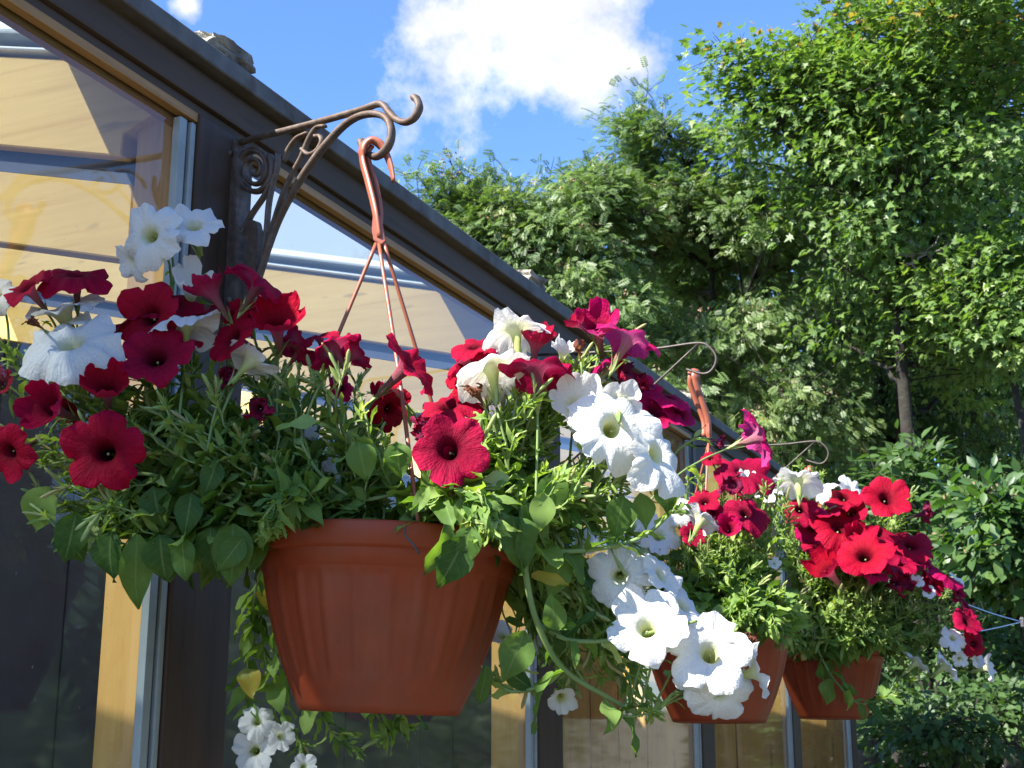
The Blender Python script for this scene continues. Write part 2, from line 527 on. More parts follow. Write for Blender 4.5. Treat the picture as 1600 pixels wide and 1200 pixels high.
def prism(name, pts, y0, y1, material, parent=None, bev=0.002):
    """polygon in x-z extruded along y"""
    bm = bmesh.new()
    a = [bm.verts.new((p[0], y0, p[1])) for p in pts]
    b = [bm.verts.new((p[0], y1, p[1])) for p in pts]
    n = len(pts)
    bm.faces.new(a)
    bm.faces.new(b[::-1])
    for i in range(n):
        bm.faces.new((a[i], b[i], b[(i + 1) % n], a[(i + 1) % n]))
    bmesh.ops.recalc_face_normals(bm, faces=bm.faces[:])
    if bev:
        bmesh.ops.bevel(bm, geom=bm.edges[:], offset=bev, segments=1, affect='EDGES')
    me = bpy.data.meshes.new(name)
    bm.to_mesh(me)
    bm.free()
    me.materials.append(material)
    return link(name, me, parent)


def smooth_path(P, n):
    P = np.asarray(P, float)
    if len(P) < 3:
        s = np.linspace(0, 1, n)[:, None]
        return P[0] * (1 - s) + P[-1] * s
    Q = np.vstack([2 * P[0] - P[1], P, 2 * P[-1] - P[-2]])
    seg = len(P) - 1
    o = []
    for u in np.linspace(0, seg - 1e-6, n):
        i = int(u)
        f = u - i
        p0, p1, p2, p3 = Q[i:i + 4]
        o.append(0.5 * ((2 * p1) + (-p0 + p2) * f + (2 * p0 - 5 * p1 + 4 * p2 - p3) * f * f + (-p0 + 3 * p1 - 3 * p2 + p3) * f ** 3))
    return np.array(o)


def tube_geo(P, r, k=6, flat=1.0, refn=None, caps=True):
    """tube round path P; r scalar or per point; flat scales the section along refn"""
    P = np.asarray(P, float)
    n = len(P)
    r = np.broadcast_to(np.asarray(r, float), (n,))
    T = np.gradient(P, axis=0)
    T /= np.linalg.norm(T, axis=1)[:, None] + 1e-12
    if refn is None:
        a = np.array([0.31, 0.2, 0.93])
        if abs(T[0] @ a) > 0.9:
            a = np.array([1.0, 0.1, 0.0])
    else:
        a = np.asarray(refn, float)
    V = []
    N = a - T[0] * (a @ T[0])
    N /= np.linalg.norm(N)
    for i in range(n):
        if refn is not None:
            N = a - T[i] * (a @ T[i])
        else:
            N = N - T[i] * (N @ T[i])
        N = N / (np.linalg.norm(N) + 1e-12)
        B = np.cross(T[i], N)
        for j in range(k):
            an = 2 * math.pi * (j + .5) / k
            V.append(P[i] + r[i] * (math.cos(an) * N * flat + math.sin(an) * B))
    Fc = []
    for i in range(n - 1):
        for j in range(k):
            j2 = (j + 1) % k
            Fc.append((i * k + j, i * k + j2, (i + 1) * k + j2, (i + 1) * k + j))
    if caps:
        Fc.append(tuple(range(k))[::-1])
        Fc.append(tuple((n - 1) * k + j for j in range(k)))
    return V, Fc


def merge(geos):
    V, Fc = [], []
    for v, f in geos:
        b = len(V)
        V += list(v)
        Fc += [tuple(i + b for i in q) for q in f]
    return V, Fc


def tube(name, P, r, material, parent=None, k=8, flat=1.0, refn=None, n=None):
    if n:
        P = smooth_path(P, n)
    V, Fc = tube_geo(P, r, k, flat, refn)
    return link(name, mesh_from(name, V, Fc, material), parent)


def basis(zdir, roll=0.0, up=(0, 0, 1)):
    z = np.asarray(zdir, float)
    z = z / np.linalg.norm(z)
    u = np.asarray(up, float)
    if abs(z @ u) > 0.97:
        u = np.array([0.0, 1.0, 0.0])
    x = np.cross(u, z)
    x /= np.linalg.norm(x)
    y = np.cross(z, x)
    c, s = math.cos(roll), math.sin(roll)
    return np.stack([x * c + y * s, -x * s + y * c, z], 1)


def mat4(R3, loc, s=1.0):
    m_ = Matrix.Identity(4)
    for i in range(3):
        for j in range(3):
            m_[i][j] = R3[i, j] * s
        m_[i][3] = loc[i]
    return m_


# ------------------------------------------------------------------ ground
V, Fc = [], []
N = 60
xs = np.concatenate([-np.geomspace(900, 1, N // 2), np.geomspace(1, 900, N // 2)])
for yy in xs:
    for xx in xs:
        d = math.hypot(xx, yy)
        V.append((xx, yy, 0.05 * math.sin(xx * .9) * math.cos(yy * .7) * min(1, d / 8) - 0.02))
for j in range(N - 1):
    for i in range(N - 1):
        Fc.append((j * N + i, j * N + i + 1, (j + 1) * N + i + 1, (j + 1) * N + i))
tag(link('ground', mesh_from('ground', V, Fc, M['ground'])), kind='structure')

# ------------------------------------------------------------------ sunroom
SUNROOM = empty('sunroom', (0, 0, 0), 'dark framed wooden sunroom with tall panes and honey pine inside, behind the flower pots', 'sunroom')
POSTS = [1.286 + 1.13 * i - 1.13 for i in range(6)]          # near edges of the posts; the first stands left of the picture
Y0, Y1 = POSTS[0] - 0.9, POSTS[-1] + 0.125
PW = 0.12
roof_z = lambda x: 2.433 - 0.25 * (x - 0.02)
for py in POSTS:
    box('post', (-0.016, 0, 0.0), (0.0, PW, 2.346), M['post'], SUNROOM, 0.003, (0, py, 0))
    box('post', (-0.105, 0.006, 0.0), (-0.0165, PW - .006, 2.40), M['yellow'], SUNROOM, 0.002, (0, py, 0))['label'] = 'honey coloured pine upright seen through the glass'
    b = box('glazing_bead', (-0.0175, -0.032, 0.32), (-0.006, -0.0175, 2.33), M['alu'], SUNROOM, 0.002, (0, py, 0))
    b = box('glazing_bead', (-0.0175, -0.0115, 0.32), (-0.004, -0.002, 2.33), M['alu'], SUNROOM, 0.002, (0, py, 0))
    box('gasket', (-0.0175, -0.0170, 0.32), (-0.010, -0.0120, 2.33), M['gasket'], SUNROOM, 0, (0, py, 0))
    # rafter, its lower tie and the white glazing bar over it
    y0 = py - 0.006
    prism('rafter', [(-0.062, 2.425), (-0.062, 2.362), (-0.118, 2.338), (-0.120, 2.305), (-1.58, 2.305 + .25 * 1.46), (-1.58, 2.425 + .25 * 1.518)], y0, y0 + 0.045, M['rafter'], SUNROOM)
    prism('tie_beam', [(-0.108, 2.268), (-0.108, 2.165), (-1.58, 2.165 + .25 * 1.472), (-1.58, 2.268 + .25 * 1.472)], y0 + .014, y0 + 0.05, M['rafter'], SUNROOM)
    prism('dark_gap_strip', [(-0.108, 2.304), (-0.108, 2.269), (-1.58, 2.269 + .25 * 1.472), (-1.58, 2.304 + .25 * 1.472)], y0 + .022, y0 + .04, M['gap_blue'], SUNROOM, .001)  # added strip that darkens the open gap between rafter and tie
    prism('glazing_bar', [(-0.11, 2.448), (-0.11, 2.430 + .25 * .05), (-1.58, 2.430 + .25 * 1.52), (-1.58, 2.448 + .25 * 1.47)], y0 - .012, y0 + 0.06, M['whitebar'], SUNROOM)
    prism('glazing_bar', [(-0.11, 2.482), (-0.11, 2.468), (-1.58, 2.468 + .25 * 1.47), (-1.58, 2.482 + .25 * 1.47)], y0 - .02, y0 + 0.07, M['whitebar'], SUNROOM)
edges = [Y0] + POSTS
for i in range(len(POSTS)):
    a = edges[i] + (PW if i else 0)
    b = edges[i + 1] - 0.004
    V = [(-0.019, a, 0.3), (-0.019, b, 0.3), (-0.019, b, 2.344), (-0.019, a, 2.344)]
    link('glass_pane', mesh_from('glass_pane', V, [(0, 1, 2, 3)], M['glass'], False), SUNROOM)
box('sill', (-0.14, Y0, 0.24), (0.035, Y1, 0.30), M['post'], SUNROOM, 0.004)
box('base_wall', (-0.12, Y0, -0.05), (0.0, Y1, 0.239), M['post'], SUNROOM, 0.004)
box('eave_beam', (-0.032, Y0, 2.361), (0.0, Y1, 2.404), M['beam'], SUNROOM, 0.003)
box('eave_beam', (-0.032, Y0, 2.347), (-0.008, Y1, 2.3605), M['beam'], SUNROOM, 0.002)
box('lit_underside', (-0.036, Y0, 2.327), (-0.0205, Y1, 2.3465), M['underside'], SUNROOM, 0.002)  # stands for the beam's underside; light from below is in the orange brown
box('lit_underside', (-0.018, Y0, 2.334), (-0.004, Y1, 2.3465), M['underside'], SUNROOM, 0.002)
prism('eave_board', [(0.02, 2.406), (0.02, 2.433), (-0.235, 2.433 + .064), (-0.235, 2.4135 + .064)], Y0, Y1 + .06, M['fascia'], SUNROOM)  # inner edge widened inward to keep sun off the near pot
prism('roof_sheet', [(-0.237, 2.4975), (-0.237, 2.5035), (-1.60, 2.5035 + .25 * 1.363), (-1.60, 2.4975 + .25 * 1.363)], Y0, Y1 + .06, M['roofglass'], SUNROOM, 0)
# house wall behind; the dimness of the room is put into its navy colour
nb = 22
for i in range(nb):
    a = Y0 + (Y1 - Y0) * i / nb
    b = Y0 + (Y1 - Y0) * (i + 1) / nb
    box('wall_board', (-1.66, a + .003, -0.02), (-1.61 + random.uniform(0, .004), b - .003, 2.7), M['housewall'], SUNROOM, 0.003)
box('wall_backing', (-1.70, Y0, -0.02), (-1.661, Y1, 2.8), M['housewall'], SUNROOM, 0)
box('sunroom_floor', (-1.60, Y0, -0.02), (-0.13, Y1, 0.06), M['post'], SUNROOM, 0)
for i in range(11):
    xa = -1.60 + 1.49 * i / 11
    box('end_board', (xa + .002, Y1 - .03 + random.uniform(0, .003), 0.06), (xa + 1.49 / 11 - .002, Y1, roof_z(xa + 1.49 / 11) - .02), M['yellow'], SUNROOM, .003)
box('end_backing', (-1.60, Y1 + .001, 0.06), (-0.11, Y1 + .02, 2.40), M['beam'], SUNROOM, 0)


def rough_block(name, P, size, rotz, material, parent, seed, tilt=0.0):
    bm = bmesh.new()
    bmesh.ops.create_cube(bm, size=1)
    bmesh.ops.subdivide_edges(bm, edges=bm.edges[:], cuts=6, use_grid_fill=True)
    for v in bm.verts:
        nn = mnoise.noise_vector(v.co * 3.1 + Vector((seed, 0, 0))) * .13 + mnoise.noise_vector(v.co * 9 + Vector((seed, 3, 0))) * .07
        v.co += nn
        v.co.x *= size[0]
        v.co.y *= size[1]
        v.co.z *= size[2]
    me = bpy.data.meshes.new(name)
    bm.to_mesh(me)
    bm.free()
    me.materials.append(material)
    o = link(name, me, parent)
    o.location = P
    o.rotation_euler = (0, tilt, rotz)
    return o


for i, (yy, L) in enumerate(((372, .085), (848, .065), (1092, .08))):
    rough_block('roof_batten', (-.012, plane_pt(yy, .737 * (yy - 240), (0.02, 0, 0), np.array([1.0, 0, 0]))[1], 2.454), (.05, L, .028), random.uniform(-.1, .1), M['batten'], SUNROOM, i * 5.3, 0.22)

# ------------------------------------------------------------------ ornate iron bracket
bp0 = np.array([0.0, 1.37, 0.0])
bn = np.array([0.085, 0.29, 0.0])
bn /= np.linalg.norm(bn)
bp = lambda L: [plane_pt(x, y, bp0, bn) for x, y in L]
BR = empty('ornate_bracket', (0.005, 1.37, 2.25), 'rusty cast iron scroll bracket fixed to the dark post, holding the nearest pot', 'bracket', )
offs = Matrix.Translation(-Vector(BR.location))


def br_tube(name, L, r, flat=1.5, n=40, k=8):
    P = smooth_path(bp(L), n)
    V, Fc = tube_geo(P, r, k, flat, bn)
    o = link(name, mesh_from(name, V, Fc, M['iron']), BR, offs)
    return o


br_tube('top_arm', [(366, 226), (392, 218), (426, 209), (489, 193), (563, 172), (588, 163), (599, 164), (608, 175), (620, 187), (634, 191), (647, 184), (655, 168), (651, 155), (643, 151)], np.concatenate([np.full(54, .0042), [.0044, .0047, .0048, .0044, .0034, .002]]), 1.4, 60)
br_tube('hook_arm', [(565, 220), (570, 236), (586, 245), (601, 236), (610, 219), (611, 200), (604, 185), (587, 178), (563, 181), (540, 194), (517, 217), (493, 246), (463, 291), (436, 342), (418, 390), (402, 440), (386, 476)], np.concatenate([[.0052, .0052, .0048], np.linspace(.0046, .0040, 57)]), 1.4, 60)
br_tube('strut', [(508, 197), (494, 200), (482, 218), (470, 247), (456, 273), (440, 309), (424, 360), (410, 415)], .0026, 1.6)
br_tube('strut', [(434, 240), (433, 262), (426, 288), (420, 320), (416, 365), (408, 420)], .0030, 1.6)
br_tube('strut', [(428, 278), (414, 305), (392, 338), (376, 372)], .0030, 1.6)
br_tube('leaf_scroll', [(480, 208), (464, 216), (451, 233), (443, 252)], .0024, 1.8)
br_tube('ring_scroll', [(472, 233), (482, 241), (495, 236), (503, 222), (500, 213), (493, 214)], [.0028] * 38 + [.0036, .002], 1.6)
sp = []
for i in range(70):
    a = -0.6 + i / 69 * 2 * math.pi * 2.6
    rr = 31 * (1 - i / 69) ** 0.8 + 3
    sp.append((398 + rr * math.cos(a) * .86, 265 + rr * math.sin(a) * 1.12))
br_tube('spiral_scroll', sp, np.linspace(.0040, .0026, 120), 1.6, 120)
br_tube('spiral_scroll', [(420, 250), (412, 238), (398, 231), (381, 238), (373, 258)], .0022, 1.6)


def slab(name, L, th, material, parent):
    P = bp(L)
    bm = bmesh.new()
    a = [bm.verts.new(p - bn * th) for p in P]
    b = [bm.verts.new(p + bn * th) for p in P]
    n = len(P)
    bm.faces.new(a)
    bm.faces.new(b[::-1])
    for i in range(n):
        bm.faces.new((a[i], b[i], b[(i + 1) % n], a[(i + 1) % n]))
    bmesh.ops.recalc_face_normals(bm, faces=bm.faces[:])
    bmesh.ops.bevel(bm, geom=bm.edges[:], offset=.0015, segments=2, affect='EDGES')
    me = bpy.data.meshes.new(name)
    bm.to_mesh(me)
    bm.free()
    me.materials.append(material)
    return link(name, me, parent, offs)


slab('back_plate', [(361, 222), (375, 221), (379, 240), (380, 330), (382, 480), (377, 500), (362, 498)], .013, M['iron'], BR)
slab('leaf_boss', [(386, 352), (396, 344), (404, 347), (407, 360), (405, 420), (400, 470), (384, 478)], .006, M['iron'], BR)
for (x, y) in ((352, 240), (352, 470)):
    p = plane_pt(x + 8, y, bp0 + np.array([0, -.016, 0]), bn)
    V, Fc = tube_geo([p, p - bn * .004, p - bn * .006], [.005, .005, .002], 8)
    link('bolt', mesh_from('bolt', V, Fc, M['iron']), BR, offs)

# plain wire brackets for the two pots behind
Yb = 2.40


def wpts(L, Yp):
    return [plane_pt(x, y, (0, Yp, 0), np.array([0, 1.0, 0])) for x, y in L]


WB = empty('wire_bracket', (0.003, Yb, 2.2), 'thin brown wire bracket of the middle pot, its curl against the trees', 'bracket', 'plain wire brackets')
woff = Matrix.Translation(-Vector(WB.location))
P = wpts([(979, 548), (1030, 544), (1091, 536), (1110, 544), (1119, 560), (1113, 577), (1099, 584), (1072, 577)], Yb)
P = [np.array([0.004, Yb, P[0][2] + .012])] + P
link('arm', mesh_from('arm', *tube_geo(smooth_path(P, 50), .0027, 8), M['wire']), WB, woff)
P = wpts([(1091, 537), (1009, 613)], Yb)
e = P[1] + (P[1] - P[0]) * ((0.006 - P[1][0]) / (P[1][0] - P[0][0]))
link('brace', mesh_from('brace', *tube_geo(smooth_path([P[0], e], 12), .0023, 8), M['wire']), WB, woff)
box('mounting_plate', (-0.002, -0.012, -0.14), (0.004, 0.012, 0.12), M['wire'], WB, .001)


def dup(root, loc, label=None):
    r = root.copy()
    COL.objects.link(r)
    r.location = loc
    if label:
        r['label'] = label
    for ch in list(root.children):
        c = ch.copy()
        COL.objects.link(c)
        c.parent = r
        for g in ch.children:
            d = g.copy()
            COL.objects.link(d)
            d.parent = c
    return r


dup(WB, (0.003, Yb + 1.13, 2.215), 'thin brown wire bracket of the farthest pot, partly hidden by a pink red flower')

# ------------------------------------------------------------------ hanging pots
PC = at(592, 1116, 1.42)                       # bottom centre of the near pot


def pot_mesh():
    prof = [(0.0, .004), (.070, .004), (.080, .001), (.0855, .002), (.0885, .010), (.0965, .030), (.1045, .052), (.1125, .080), (.1185, .106), (.1225, .130), (.1250, .146), (.1262, .1495), (.1264, .152), (.1275, .153), (.1282, .164), (.1290, .1675), (.1345, .1690), (.1362, .1712), (.1372, .192), (.1366, .1950), (.1345, .1955), (.1325, .1930), (.1300, .165), (.1270, .150), (.11, .140), (0.0, .140)]
    # finer rows through the fluted part
    rows = []
    for i, (r, z) in enumerate(prof[:-1]):
        r2, z2 = prof[i + 1]
        st = 4 if (0.01 <= z < .146 and z2 > z and r > .08 and i < 12) else 1
        for s_ in range(st):
            rows.append((r + (r2 - r) * s_ / st, z + (z2 - z) * s_ / st, i < 11))
    rows.append((*prof[-1], False))
    rows = [(r * (1.078 - .075 * max(0, 1 - z / .17)), z * .965, o_) for r, z, o_ in rows]
    K = 240
    V, Fc = [], []
    for (r, z, outer) in rows:
        for k in range(K):
            a = 2 * math.pi * k / K
            rr = r
            if outer and .03 < z < .144:
                ph = (k * 24 / K) % 1.0
                x = abs(ph - .5) * 2          # 0 in the middle of a flute
                inside = max(0.0, min(1.0, (0.74 - x) / 0.10))
                top = 0.1375 + 0.005 * math.sqrt(max(0.0, 1 - (x / .74) ** 2))
                tv = max(0.0, min(1.0, (top - z) / .003)) * max(0.0, min(1.0, (z - .036) / .006))
                rr -= 0.0017 * inside * tv
            V.append((rr * math.cos(a), rr * math.sin(a), z))
    n = len(rows)
    for i in range(n - 1):
        for k in range(K):
            k2 = (k + 1) % K
            Fc.append((i * K + k, i * K + k2, (i + 1) * K + k2, (i + 1) * K + k))
    return mesh_from('pot', V, Fc, M['pot'])


POT = empty('hanging_pot', PC, 'large terracotta coloured plastic pot with fluted sides, nearest of the three', 'flower pot', 'terracotta plastic hanging pots')
pot_o = link('bowl', pot_mesh(), POT)
pot_o.rotation_mode = 'QUATERNION'
pot_o.rotation_quaternion = Matrix.Rotation(math.radians(2.2), 3, Vector(cF)).to_quaternion()
Vs, Fs = [], []
for i in range(13):
    for k in range(48):
        a = 2 * math.pi * k / 48
        r = .126 * i / 12
        Vs.append((r * math.cos(a), r * math.sin(a), .158 + .012 * mnoise.noise(Vector((r * 40 * math.cos(a), r * 40 * math.sin(a), 1)))))
for i in range(12):
    for k in range(48):
        k2 = (k + 1) % 48
        Fs.append((i * 48 + k, i * 48 + k2, (i + 1) * 48 + k2, (i + 1) * 48 + k))
link('soil', mesh_from('soil', Vs, Fs, M['soil']), POT)
# hanger: flat hook over the bracket, three straps down to the rim
HT = plane_pt(588, 243, bp0, bn) - PC                 # where the hook bears
J = at(590, 372, 1.405) - PC
camR, camB = cR, np.array([-math.sin(YAW), math.cos(YAW), 0])
def hx(px, py, D=1.40):
    """point of the hanger in the upright plane through the pot's axis, D - 1.40 metres behind it"""
    v = (600 - py) / FPX
    fwd = float((PC - CAM) @ np.array([-math.sin(YAW), math.cos(YAW), 0])) + (D - 1.40)
    return at(px, py, fwd / (math.cos(PITCH) - v * math.sin(PITCH))) - PC


def front(px, py, D):
    return at(px, py, D) - PC


hookP = [hx(592, 372), hx(586, 330), hx(575, 285, 1.41), hx(566, 250, 1.42), hx(568, 228, 1.42), hx(580, 219, 1.42), hx(594, 226, 1.42), hx(604, 242, 1.42), hx(611, 262, 1.418), hx(615, 283, 1.416)]
hk = smooth_path(hookP, 48)
V, Fc = tube_geo(hk, np.concatenate([np.full(18, .0032), np.linspace(.0042, .0048, 14), np.linspace(.0046, .0020, 16)]), 8, 2.0, -cF + cR * .5)
link('hook', mesh_from('hook', V, Fc, M['hanger']), POT)
hk2 = smooth_path([hx(590, 372, 1.408), hx(594, 335, 1.408), hx(588, 295, 1.42), hx(578, 262, 1.43), hx(574, 240, 1.43), hx(581, 228, 1.43)], 30)
V, Fc = tube_geo(hk2, .0034, 8, 1.8, -cF + cR * .5)
link('hook', mesh_from('hook', V, Fc, M['hanger']), POT)
bm = bmesh.new()
pl = [hx(583, 335), hx(596, 340), hx(603, 378), hx(596, 384), hx(584, 376), hx(581, 360)]
a = [bm.verts.new(p - camB * .003) for p in pl]
b = [bm.verts.new(p + camB * .003) for p in pl]
bm.faces.new(a)
bm.faces.new(b[::-1])
for i in range(len(pl)):
    bm.faces.new((a[i], b[i], b[(i + 1) % len(pl)], a[(i + 1) % len(pl)]))
bmesh.ops.recalc_face_normals(bm, faces=bm.faces[:])
bmesh.ops.bevel(bm, geom=bm.edges[:], offset=.001, segments=2, affect='EDGES')
me = bpy.data.meshes.new('hook_plate')
bm.to_mesh(me)
bm.free()
me.materials.append(M['hanger'])
link('hook_plate', me, POT)
for ang, off in ((172, (-4, 0)), (-70, (0, 0)), (48, (8, 0))):
    an = math.radians(ang)
    rim = camR * math.cos(an) * .141 + camB * math.sin(an) * .141 + np.array([0, 0, .185])
    st = hx(592 + off[0], 380)
    mid = st * .5 + rim * .5 + np.array([0, 0, .0]) + (rim - st) * np.array([.03, .03, 0])
    V, Fc = tube_geo(smooth_path([st, mid, rim], 20), .0023, 6, 1.0)
    link('strap', mesh_from('strap', V, Fc, M['hanger']), POT)
link('twig', mesh_from('twig', *tube_geo(smooth_path([front(632, 822, 1.285), front(634, 838, 1.285), front(645, 850, 1.283), front(655, 866, 1.282)], 14), .0011, 5), M['gasket']), POT)

PC2, PC3 = at(1124, 1130, 2.47), at(1302, 1124, 3.50)
q2 = dup(POT, PC2, 'terracotta coloured pot half hidden by white flowers, middle of the three')
q3 = dup(POT, PC3, 'terracotta coloured pot with trailing stem across it, farthest of the three')
q2.rotation_euler = (0, 0, math.radians(78))
q3.rotation_euler = (0, 0, math.radians(70))

# ------------------------------------------------------------------ petunia flowers (shared meshes)
def flower_geo(seed, cup=0.0, ruf=0.05, curl=0.10, wilt=0.0, nu=60, tube_len=1.25):
    r_ = random.Random(seed)
    prof = [(0.0, .055, -tube_len), (.12, .085, -tube_len * .82), (.25, .115, -tube_len * .55), (.38, .17, -tube_len * .27), (.46, .235, -tube_len * .12), (.53, .33, -.045), (.60, .45, .0), (.70, .60, .03), (.80, .76, .045), (.90, .90, .04), (.96, .97, .03), (1.0, 1.0, .015)]
    S = np.array([p[0] for p in prof])
    Rr = np.array([p[1] for p in prof])
    Z = np.array([p[2] for p in prof])
    ss = np.concatenate([np.linspace(0, .5, 9), np.linspace(.54, 1.0, 14)])
    rr, zz = np.interp(ss, S, Rr), np.interp(ss, S, Z)
    lobes = [dict(c=r_.uniform(-.6, 1.0) * curl, l=r_.uniform(.92, 1.06), f=r_.uniform(.5, 1.4), tw=r_.uniform(-.06, .06)) for _ in range(5)]
    ph = [r_.uniform(0, 6.28) for _ in range(8)]
    tx, ty = r_.uniform(-.10, .10), r_.uniform(-.10, .10)
    V, U = [], []
    for i, s in enumerate(ss):
        e = max(0.0, (s - .5) / .5)
        for j in range(nu):
            th = 2 * math.pi * j / nu
            q = th * 5 / (2 * math.pi)
            li = int(q) % 5
            x = (q % 1.0 - .5) * 2
            L = lobes[li]
            wl = (1 - abs(x)) ** .7 if abs(x) < 1 else 0
            L2 = lobes[(li + (1 if x > 0 else -1)) % 5]
            b = .5 * max(0.0, abs(x) - .35) / .65
            g = 1 - (.10 * abs(x) ** 2.5 + .17 * abs(x) ** 9) * e ** 1.2 + .05 * e * max(0, 1 - abs(x) * 2.6)
            ll = L['l'] * (1 - b) + L2['l'] * b
            r = rr[i] * (1 + (g * ll - 1) * e)
            z = zz[i]
            # fold along the lobe's middle and where lobes join
            z += e * L['f'] * (.16 * (.6 - x * x) - .07 * math.exp(-(x / .16) ** 2)) * (.55 + .45 * e)
            cc = L['c'] * (1 - b) + L2['c'] * b
            z -= e * e * cc * 1.4
            z += e ** 1.6 * ruf * (math.sin(3 * th + ph[4]) * 1.2 + math.sin(7 * th + ph[0]) * 1.0 + math.sin(13 * th + ph[1]) * .6 + math.sin(19 * th + ph[2]) * .25)
            r *= 1 + e ** 2 * ruf * .45 * (.5 * math.sin(11 * th + ph[3]) + .4 * math.sin(19 * th + ph[5]))
            # cup: lift the limb into a funnel
            if cup:
                k = e * cup
                z += r * math.sin(k * 1.0) * .75
                r *= 1 - .35 * k
            px, py = r * math.cos(th), r * math.sin(th)
            z += (tx * px + ty * py) * e
            tz = min(0.0, z)
            px += .06 * tz * tz * math.cos(ph[6])
            py += .06 * tz * tz * math.sin(ph[6])
            if wilt:
                nv = mnoise.noise_vector(Vector((px * 2.1, py * 2.1, z * 2.1 + seed))) * wilt + mnoise.noise_vector(Vector((px * 6, py * 6, z * 6 + seed))) * wilt * .4
                k = 1 - .45 * wilt * e
                px, py, z = px * k + nv.x * e, py * k + nv.y * e, z + nv.z * e * 1.2 - wilt * e * e * .2
            else:
                nv = mnoise.noise_vector(Vector((px * 3, py * 3, z * 3 + seed))) * .045
                px, py, z = px + nv.x * e, py + nv.y * e, z + nv.z * e * 1.1
            V.append((px, py, z))
            U.append((q, s))
    n = len(ss)
    Fc, L_uv = [], []
    for i in range(n - 1):
        for j in range(nu):
            j2 = (j + 1) % nu
            Fc.append((i * nu + j, i * nu + j2, (i + 1) * nu + j2, (i + 1) * nu + j))
            q0, q1 = 5 * j / nu, 5 * (j + 1) / nu
            L_uv += [(q0, ss[i]), (q1, ss[i]), (q1, ss[i + 1]), (q0, ss[i + 1])]
    return V, Fc, L_uv


def flower_mesh(name, material, *a, **k):
    V, Fc, uv = flower_geo(*a, **k)
    me = bpy.data.meshes.new(name)
    nf = len(Fc)
    # little stamen knob down the throat
    b = len(V)
    V2, F2 = tube_geo([(0, 0, -.6), (0.01, 0, -.34), (.015, .01, -.29), (.015, .01, -.25)], [.015, .015, .04, .015], 6)
    me.from_pydata(V + [tuple(v) for v in V2], [], Fc + [tuple(i + b for i in f) for f in F2])
    ul = me.uv_layers.new(name='UVMap')
    fl = np.zeros((len(me.loops), 2), np.float32)
    fl[:len(uv)] = uv
    ul.data.foreach_set('uv', fl.ravel())
    me.materials.append(material)
    me.materials.append(M['stamen'])
    mi = np.zeros(len(me.polygons), np.int32)
    mi[nf:] = 1
    me.polygons.foreach_set('material_index', mi)
    me.polygons.foreach_set('use_smooth', [True] * len(me.polygons))
    me.update()
    return me


FL = {}
for key, nm in (('R', 'red_flower'), ('M', 'magenta_flower'), ('W', 'white_flower')):
    rf = .075 if key == 'W' else .062
    cv = .17 if key == 'W' else .13
    FL[key + 'f'] = [flower_mesh(nm, M[key], s + 31 * ord(key), 0.0, rf, cv) for s in range(9)]
    FL[key + 'c'] = [flower_mesh(nm, M[key], s + 57 * ord(key), 0.75, rf * 1.1, cv) for s in range(5)]
    FL[key + 'd'] = [flower_mesh(nm, M[key], s + 77 * ord(key), -0.35, rf * 1.3, cv * 1.9) for s in range(6)]
FL['Xf'] = [flower_mesh('wilted_flower', M['X'], s, 0.5, .08, .3, .55) for s in range(2)]
FL['Bf'] = [flower_mesh('spent_flower', M['B'], s + 9, 0.9, .10, .3, .8) for s in range(2)]


def sepal_geo(L, w, out, k=5, droop=.0):
    geos = []
    for i in range(5):
        a = 2 * math.pi * i / 5 + .3
        ca, sa = math.cos(a), math.sin(a)
        V = []
        for j in range(k + 1):
            u = j / k
            hw = w * (math.sin(math.pi * min(1, u * .8 + .2)) * .9 + .1) * (1 - u ** 3)
            rad = .05 + out * u ** 1.6
            z = L * u - droop * u * u
            for sgn in (-1, 0, 1):
                rr = rad - (.012 if sgn == 0 else 0)
                V.append((rr * ca - sgn * hw * sa, rr * sa + sgn * hw * ca, z))
        Fc = []
        for j in range(k):
            for c in (0, 1):
                Fc.append((j * 3 + c, j * 3 + c + 1, (j + 1) * 3 + c + 1, (j + 1) * 3 + c))
        geos.append((V, Fc))
    return merge(geos)


def tinted(me, val):
    a = me.attributes.new('tint', 'FLOAT', 'POINT')
    a.data.foreach_set('value', np.full(len(me.vertices), val, np.float32))
    return me


CALYX = []
for i in range(3):
    g = merge([sepal_geo(.50 + .08 * i, .055, .20 + .05 * i), tube_geo([(0, 0, -.12), (0, 0, 0), (0, 0, .08)], [.03, .06, .055], 6)])
    CALYX.append(tinted(mesh_from('calyx', *g, M['stem']), .25 + .2 * i))
BUDS = []
for i in range(3):
    b = merge([sepal_geo(.55, .06, .10 + .06 * i), tube_geo(smooth_path([(0, 0, -.3), (0, 0, 0), (.03, 0, .4), (.08 + .05 * i, 0, .8), (.12 + .08 * i, .02, 1.05)], 9), [.035, .04, .075, .07, .075, .085, .09, .07, .015], 7)])
    BUDS.append(tinted(mesh_from('bud', *b, M['stem']), .55 + .15 * i))


